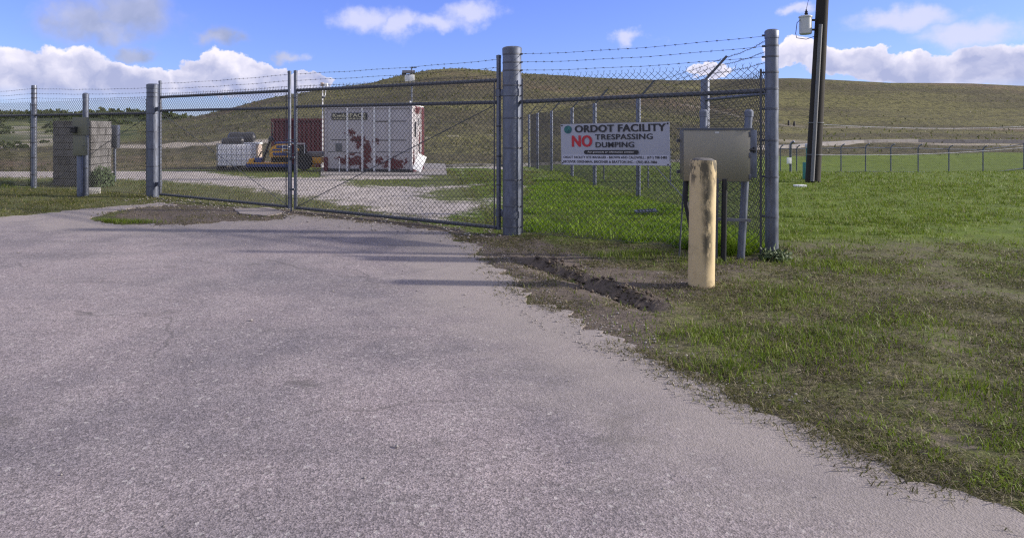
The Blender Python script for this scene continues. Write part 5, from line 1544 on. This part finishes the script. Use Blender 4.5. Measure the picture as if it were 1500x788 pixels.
# ---------------------------------------------------------------- shrub at the pier
def shrub(c, r, h, n, label, seed):
    rs = np.random.default_rng(seed)
    t = thing('shrub', c, label, 'shrub')
    k = MB()
    for i in range(6):
        a = rs.random() * 6.28; k.tube(Vector(c), Vector(c) + Vector((math.cos(a) * r * .5, math.sin(a) * r * .5, h * .7)), .008, 5, .003)
    part(t, 'stems', k, 'bark')
    k = MB()
    for i in range(n):
        a = rs.random() * 6.28; q = r * math.sqrt(rs.random()); z = h * (rs.random() ** .8) * (1 - .5 * (q / r) ** 2)
        p = Vector(c) + Vector((q * math.cos(a), q * math.sin(a), z)); d = Vector(rs.normal(size=3)).normalized(); e = d.orthogonal().normalized()
        l, w = .045 + .04 * rs.random(), .018
        k.add([p, p + d * l * .5 + e * w, p + d * l, p + d * l * .5 - e * w], [(0, 1, 2, 3)])
    part(t, 'foliage', k, 'leaf_dark', kind='stuff', smooth=False)
g = GP(150, 274); shrub((g.x, g.y, -.01), .30, .58, 1500, 'small dark shrub at the foot of the block pier', 5)
g = GP(1128, 383); shrub((g.x + .05, g.y - .02, 0), .16, .16, 260, 'low leafy weed at the foot of the corner post', 8)

# ---------------------------------------------------------------- grass, clumps, stones
def blades(name, pts, hgt, wid, m, lean=0.55, label=None, cat='grass'):
    n = len(pts)
    a = rng.random(n) * 2 * math.pi; la = rng.random(n) * 2 * math.pi
    ln = lean * (0.25 + rng.random(n))
    ax, ay = np.cos(a), np.sin(a)
    w = wid * (0.7 + 0.6 * rng.random(n)); h = hgt
    b = pts
    dx, dy = np.cos(la) * ln * h, np.sin(la) * ln * h
    v = np.zeros((n, 5, 3))
    v[:, 0] = b - np.stack([ax * w, ay * w, 0 * w], -1); v[:, 1] = b + np.stack([ax * w, ay * w, 0 * w], -1)
    mid = b + np.stack([dx * .35, dy * .35, h * .62], -1)
    v[:, 2] = mid + np.stack([ax * w, ay * w, 0 * w], -1) * .75; v[:, 3] = mid - np.stack([ax * w, ay * w, 0 * w], -1) * .75
    v[:, 4] = b + np.stack([dx, dy, h * (1 - .25 * ln)], -1)
    me = bpy.data.meshes.new(name)
    me.vertices.add(n * 5); me.vertices.foreach_set('co', v.ravel())
    i = np.arange(n) * 5
    lp = np.stack([i, i + 1, i + 2, i + 3, i + 3, i + 2, i + 4], -1).ravel().astype(np.int32)
    me.loops.add(len(lp)); me.loops.foreach_set('vertex_index', lp)
    st = np.stack([np.arange(n) * 7, np.arange(n) * 7 + 4], -1).ravel().astype(np.int32)
    me.polygons.add(2 * n); me.polygons.foreach_set('loop_start', st)
    me.update(calc_edges=True)
    at = me.attributes.new('shade', 'FLOAT', 'POINT'); at.data.foreach_set('value', np.repeat(rng.random(n), 5).astype(np.float32))
    me.materials.append(MATS[m])
    o = bpy.data.objects.new(name, me); COL.objects.link(o)
    o['kind'] = 'stuff'
    if label: o['label'] = label; o['category'] = cat
    return o
def scatter(n, x0, x1, y0, y1, pw=1.5):
    """random ground points, denser towards the driveway end"""
    u = rng.random(n); e = 1 - pw
    y = (y0 ** e + u * (y1 ** e - y0 ** e)) ** (1 / e)
    x = x0 + rng.random(n) * (x1 - x0)
    return x, y
def grass_weight(x, y):
    nz = fbm(x * 1.7, y * 1.7, 4); nf = fbm(x * 6, y * 6, 3)
    sa = np.maximum(sdf(ASPHALT, x, y), sdf(APRON, x, y))
    d = dirt_d(x, y) + (nz - .5) * 1.5 + (nf - .5) * .5
    g = gravel_d(x, y) + (nz - .5) * 2.6 + (nf - .5) * .8
    w = np.clip(-d / .5 + 0.15, 0.07, 1) * np.clip(-g / .3 + 0.1, 0.0, 1)
    w *= np.clip(0.10 + (nf - .40) * 4, 0.06, 1) * np.clip(.25 + (fbm(x * .6 + 3, y * .6, 3) - .38) * 3.5 + np.clip((y - 9) / 8, 0, 1), .18, 1)
    return np.where(sa > -0.04, 0, w)
def lawn():
    X, Y = [], []
    for n, x0, x1, y0, y1 in ((210000, 0.8, 9.5, 2.6, 12), (110000, 1.3, 16, 11, 26), (45000, 16, 34, 17, 34), (60000, -16, 0, 11.5, 27), (14000, -12, -5, 13, 17.5)):
        x, y = scatter(n, x0, x1, y0, y1)
        vis = np.abs(x - 0.15 * y) < 0.80 * y + 0.5
        k = (rng.random(n) < grass_weight(x, y)) & vis
        X.append(x[k]); Y.append(y[k])
    x = np.concatenate(X); y = np.concatenate(Y)
    z = ground_z(x, y)
    h = (0.028 + 0.040 * rng.random(len(x)) ** 2) * (0.7 + 0.9 * fbm(x * .8, y * .8, 3)) * np.clip(0.75 + y / 25, 0.8, 1.6)
    w = np.clip(0.0018 + 0.00025 * y, 0.002, 0.008)
    yd_ = (x < 1.2 + .25 * np.clip(y - 10, 0, 20)) & (y > 9.8) & ((x - P_GL.x) * gd.y - (y - P_GL.y) * gd.x < .6)
    lf = (x < -3) & (y < 18)
    yd_ = yd_ | lf
    P3 = np.stack([x, y, z - .004], -1)
    k = ~yd_
    blades('lawn_grass', P3[k], h[k], w[k], 'grass_blade', 1.0, 'short patchy green grass right of the driveway')
    blades('yard_grass', P3[yd_], h[yd_], w[yd_], 'yard_blade', 1.0, 'thin olive grass around the gravel yard and left verge')
    # dead thatch and litter lying on the worn ground
    X, Y = [], []
    for n, x0, x1, y0, y1 in ((300000, 0.6, 8.5, 2.6, 10), (70000, -13, 2.5, 9.6, 17.5)):
        x, y = scatter(n, x0, x1, y0, y1)
        nz = fbm(x * 2.3 + 4, y * 2.3, 4)
        k = (dirt_d(x, y) > -0.85) & (sdf(ASPHALT, x, y) < 0.02 + .30 * rng.random(n) ** 3 * (nz > .42)) & (np.abs(x - .15 * y) < .8 * y + .5) & (rng.random(n) < np.clip((nz - .30) * 2.6, .05, 1))
        X.append(x[k]); Y.append(y[k])
    x = np.concatenate(X); y = np.concatenate(Y); z = np.where(sdf(ASPHALT, x, y) > -.05, np.maximum(ground_z(x, y), .001), ground_z(x, y))
    blades('thatch', np.stack([x, y, z - .002], -1), (.012 + .026 * rng.random(len(x))), np.clip(.0016 + .0003 * y, .002, .005), 'litter_blade', 2.4, 'dry brown thatch lying on the worn verge', 'thatch')
    # lush growth along the right front bay and under the cabinet
    x, y = scatter(190000, 1.4, 7.0, 7.6, 22, 1.5)
    s = sdf(LUSH, x, y)
    nz = fbm(x * 1.3 + 5, y * 1.3, 3)
    k = (s + (nz - .5) * .9 > 0) & (rng.random(len(x)) < np.clip((nz - .25) * 2.2, .15, 1))
    x, y, nz = x[k], y[k], nz[k]
    z = ground_z(x, y)
    # clumps: height follows a few centres
    cl = np.clip((fbm(x * 1.9 + 2, y * 1.9 + 7, 3) - .42) * 4, 0, 1)
    fd_ = np.abs((x - P_GR.x) * (-fd.y) + (y - P_GR.y) * fd.x)
    h = 0.03 + 0.055 * rng.random(len(x)) + cl * 0.42 * rng.random(len(x)) * np.exp(-fd_ / 1.3)
    blades('long_grass', np.stack([x, y, z - .006], -1), h, np.clip(0.003 + .00025 * y, .003, .007), 'lush_blade', 0.9, 'long lush grass along the fence below the sign')
    # tufts on the bare strip in front
    cx = np.array([2.15, 2.0, 3.2, 3.6, 3.9, 2.6, 3.3, 3.3, 4.6, 4.9, 2.55, 3.5, -5.2, -4.9, -4.6, -5.5, 2.9, 3.0])
    cy = np.array([5.1, 4.4, 5.2, 6.4, 5.5, 4.6, 6.0, 4.0, 7.7, 7.4, 8.3, 7.9, 11.6, 11.5, 11.45, 11.65, 8.4, 4.9])
    n = 420; x = np.repeat(cx, n) + rng.normal(0, .24, n * len(cx)); y = np.repeat(cy, n) + np.where(np.repeat(cy, n) > 11, .07, .16) * rng.normal(0, 1, n * len(cx))
    k = sdf(ASPHALT, x, y) < -.01; x, y = x[k], y[k]
    z = np.maximum(ground_z(x, y), -.01)
    blades('grass_tufts', np.stack([x, y, z - .004], -1), 0.03 + .06 * rng.random(len(x)), np.full(len(x), .003), 'grass_blade', 0.9, 'bright grass tufts on the bare soil beside the asphalt')
lawn()
def hill_tufts():
    n = 70000
    x, y = scatter(n, -110, 190, 31, 195, 1.35)
    px = HX + FPX * x / y
    k = (np.abs(x - .15 * y) < .85 * y) & (y > np.interp(px, [150, 480, 760, 1000, 1139], [27.5, 31.5, 35, 41, 60]))
    k &= ~((px < 200) & (y > 62))
    k &= rng.random(n) < np.clip((fbm(x * .35, y * .2, 4) - .33) * 3, .06, 1)
    k &= ~((px > 380) & (px < 560) & (y < 35))
    k &= (px < 1040) | (rng.random(n) < .25)
    x, y = x[k], y[k]; z = ground_z(x, y)
    h = (0.10 + .26 * rng.random(len(x)) ** 1.6) * np.clip(y / 60, .6, 1.5)
    w = np.clip(.0011 * y, .03, .16) * .8
    blades('hill_grass', np.stack([x, y, z - .03], -1), h, w, 'hill_blade', 0.9, 'rough tussocky grass covering the landfill hill')
hill_tufts()
def scrub():
    n = 900
    x, y = scatter(n, -230, -30, 62, 300, .4)
    px = HX + FPX * x / y
    lim = np.interp(y, [62, 120, 200, 300], [140, 190, 230, 300])
    k = (px < lim) & (px > -260) & ((rng.random(n) < .25) | (y > 235))
    x, y = x[k], y[k]; x = np.concatenate([x, rng.uniform(-260, -95, 260)]); y = np.concatenate([y, rng.uniform(270, 300, 260)])
    z = ground_z(x, y)
    m = 36; r = np.clip(.4 + rng.random(len(x)) * 1.4 * (y / 200), .4, 2.6)
    c = np.repeat(np.stack([x, y, z], -1), m, 0); rr = np.repeat(r, m)[:, None]
    d = rng.normal(size=(len(c), 3)); d /= np.linalg.norm(d, axis=1)[:, None]
    d[:, 2] = np.abs(d[:, 2]) * 1.1
    p = c + d * rr * (0.55 + .5 * rng.random((len(c), 1))) * np.array([1.3, 1.3, 1.0])
    blades('scrub', p - np.array([0, 0, .15]), (rr[:, 0] * (.35 + .3 * rng.random(len(c)))), rr[:, 0] * .28, 'scrub_leaf', 1.0, 'dark scrub and far trees on the slopes left of the hill', 'scrub')
scrub()
def stones(name, n, fx, m, r0, r1, label):
    v, f = [], []
    ico = [(0, 0, 1), (.9, 0, .3), (.28, .85, .35), (-.72, .53, .3), (-.72, -.53, .35), (.28, -.85, .3), (0, 0, -.6)]
    fc = [(0, 1, 2), (0, 2, 3), (0, 3, 4), (0, 4, 5), (0, 5, 1), (6, 2, 1), (6, 3, 2), (6, 4, 3), (6, 5, 4), (6, 1, 5)]
    x, y = fx(n); z = np.maximum(ground_z(x, y), np.where(sdf(ASPHALT, x, y) > 0, 0.0, -1))
    for i in range(len(x)):
        r = r0 + (r1 - r0) * rng.random() ** 3; a = rng.random() * 6.28; o = len(v); s = .55 + .5 * rng.random(3)
        ca, sa = math.cos(a), math.sin(a)
        for p in ico:
            q = (p[0] * s[0], p[1] * s[1], p[2] * s[2] * .8); v.append((x[i] + r * (q[0] * ca - q[1] * sa), y[i] + r * (q[0] * sa + q[1] * ca), z[i] + r * .3 + r * q[2]))
        f += [tuple(k + o for k in t_) for t_ in fc]
    me = bpy.data.meshes.new(name); me.from_pydata(v, [], f); me.materials.append(MATS[m])
    ob = bpy.data.objects.new(name, me); COL.objects.link(ob); ob['kind'] = 'stuff'; ob['label'] = label; ob['category'] = 'stones'
def f_gate(n):
    t = rng.random(n); A = P_GL + (P_GR - P_GL) * 0; x = P_GL.x + (P_GR.x - P_GL.x) * t; y = P_GL.y + (P_GR.y - P_GL.y) * t
    o = rng.normal(-.1, .45, n); return x + o * .55, y + o
def f_edge(n):
    x = rng.uniform(.8, 4.2, n * 4); y = rng.uniform(3.8, 9, n * 4); k = (np.abs(sdf(ASPHALT, x, y)) < .35) | ((dirt_d(x, y) > 0.05) & (rng.random(n * 4) < .25)); return x[k][:n], y[k][:n]
def f_road(n):
    y = rng.uniform(2.5, 10.5, n); return rng.uniform(-.7, .75, n) * y, y
def f_yard(n):
    x, y = scatter(n * 3, -14, 5, 10.5, 26); k = gravel_d(x, y) + (fbm(x * 1.7, y * 1.7, 4) - .5) * 2 > 0; return x[k][:n], y[k][:n]
stones('gate_gravel', 1500, f_gate, 'pebble', .008, .035, 'loose pale gravel along the foot of the gate')
stones('edge_gravel', 2600, f_edge, 'pebble', .003, .016, 'small stones along the broken asphalt edge')
stones('road_pebbles', 110, f_road, 'pebble', .005, .018, 'scattered pale pebbles on the asphalt driveway')
stones('yard_gravel', 3500, f_yard, 'pebble', .012, .035, 'crushed pale gravel on the yard behind the gate')
def f_clod(n):
    t = rng.random(n); i = np.minimum((t * 5).astype(int), 4); fr_ = t * 5 - i; T = np.array(TRENCH)
    p = T[i] + (T[i + 1] - T[i]) * fr_[:, None]; return p[:, 0] + rng.normal(0.02, .10, n), p[:, 1] + rng.normal(0.02, .09, n)
stones('soil_clods', 380, f_clod, 'clod', .008, .045, 'dark soil clods along the eroded rut')
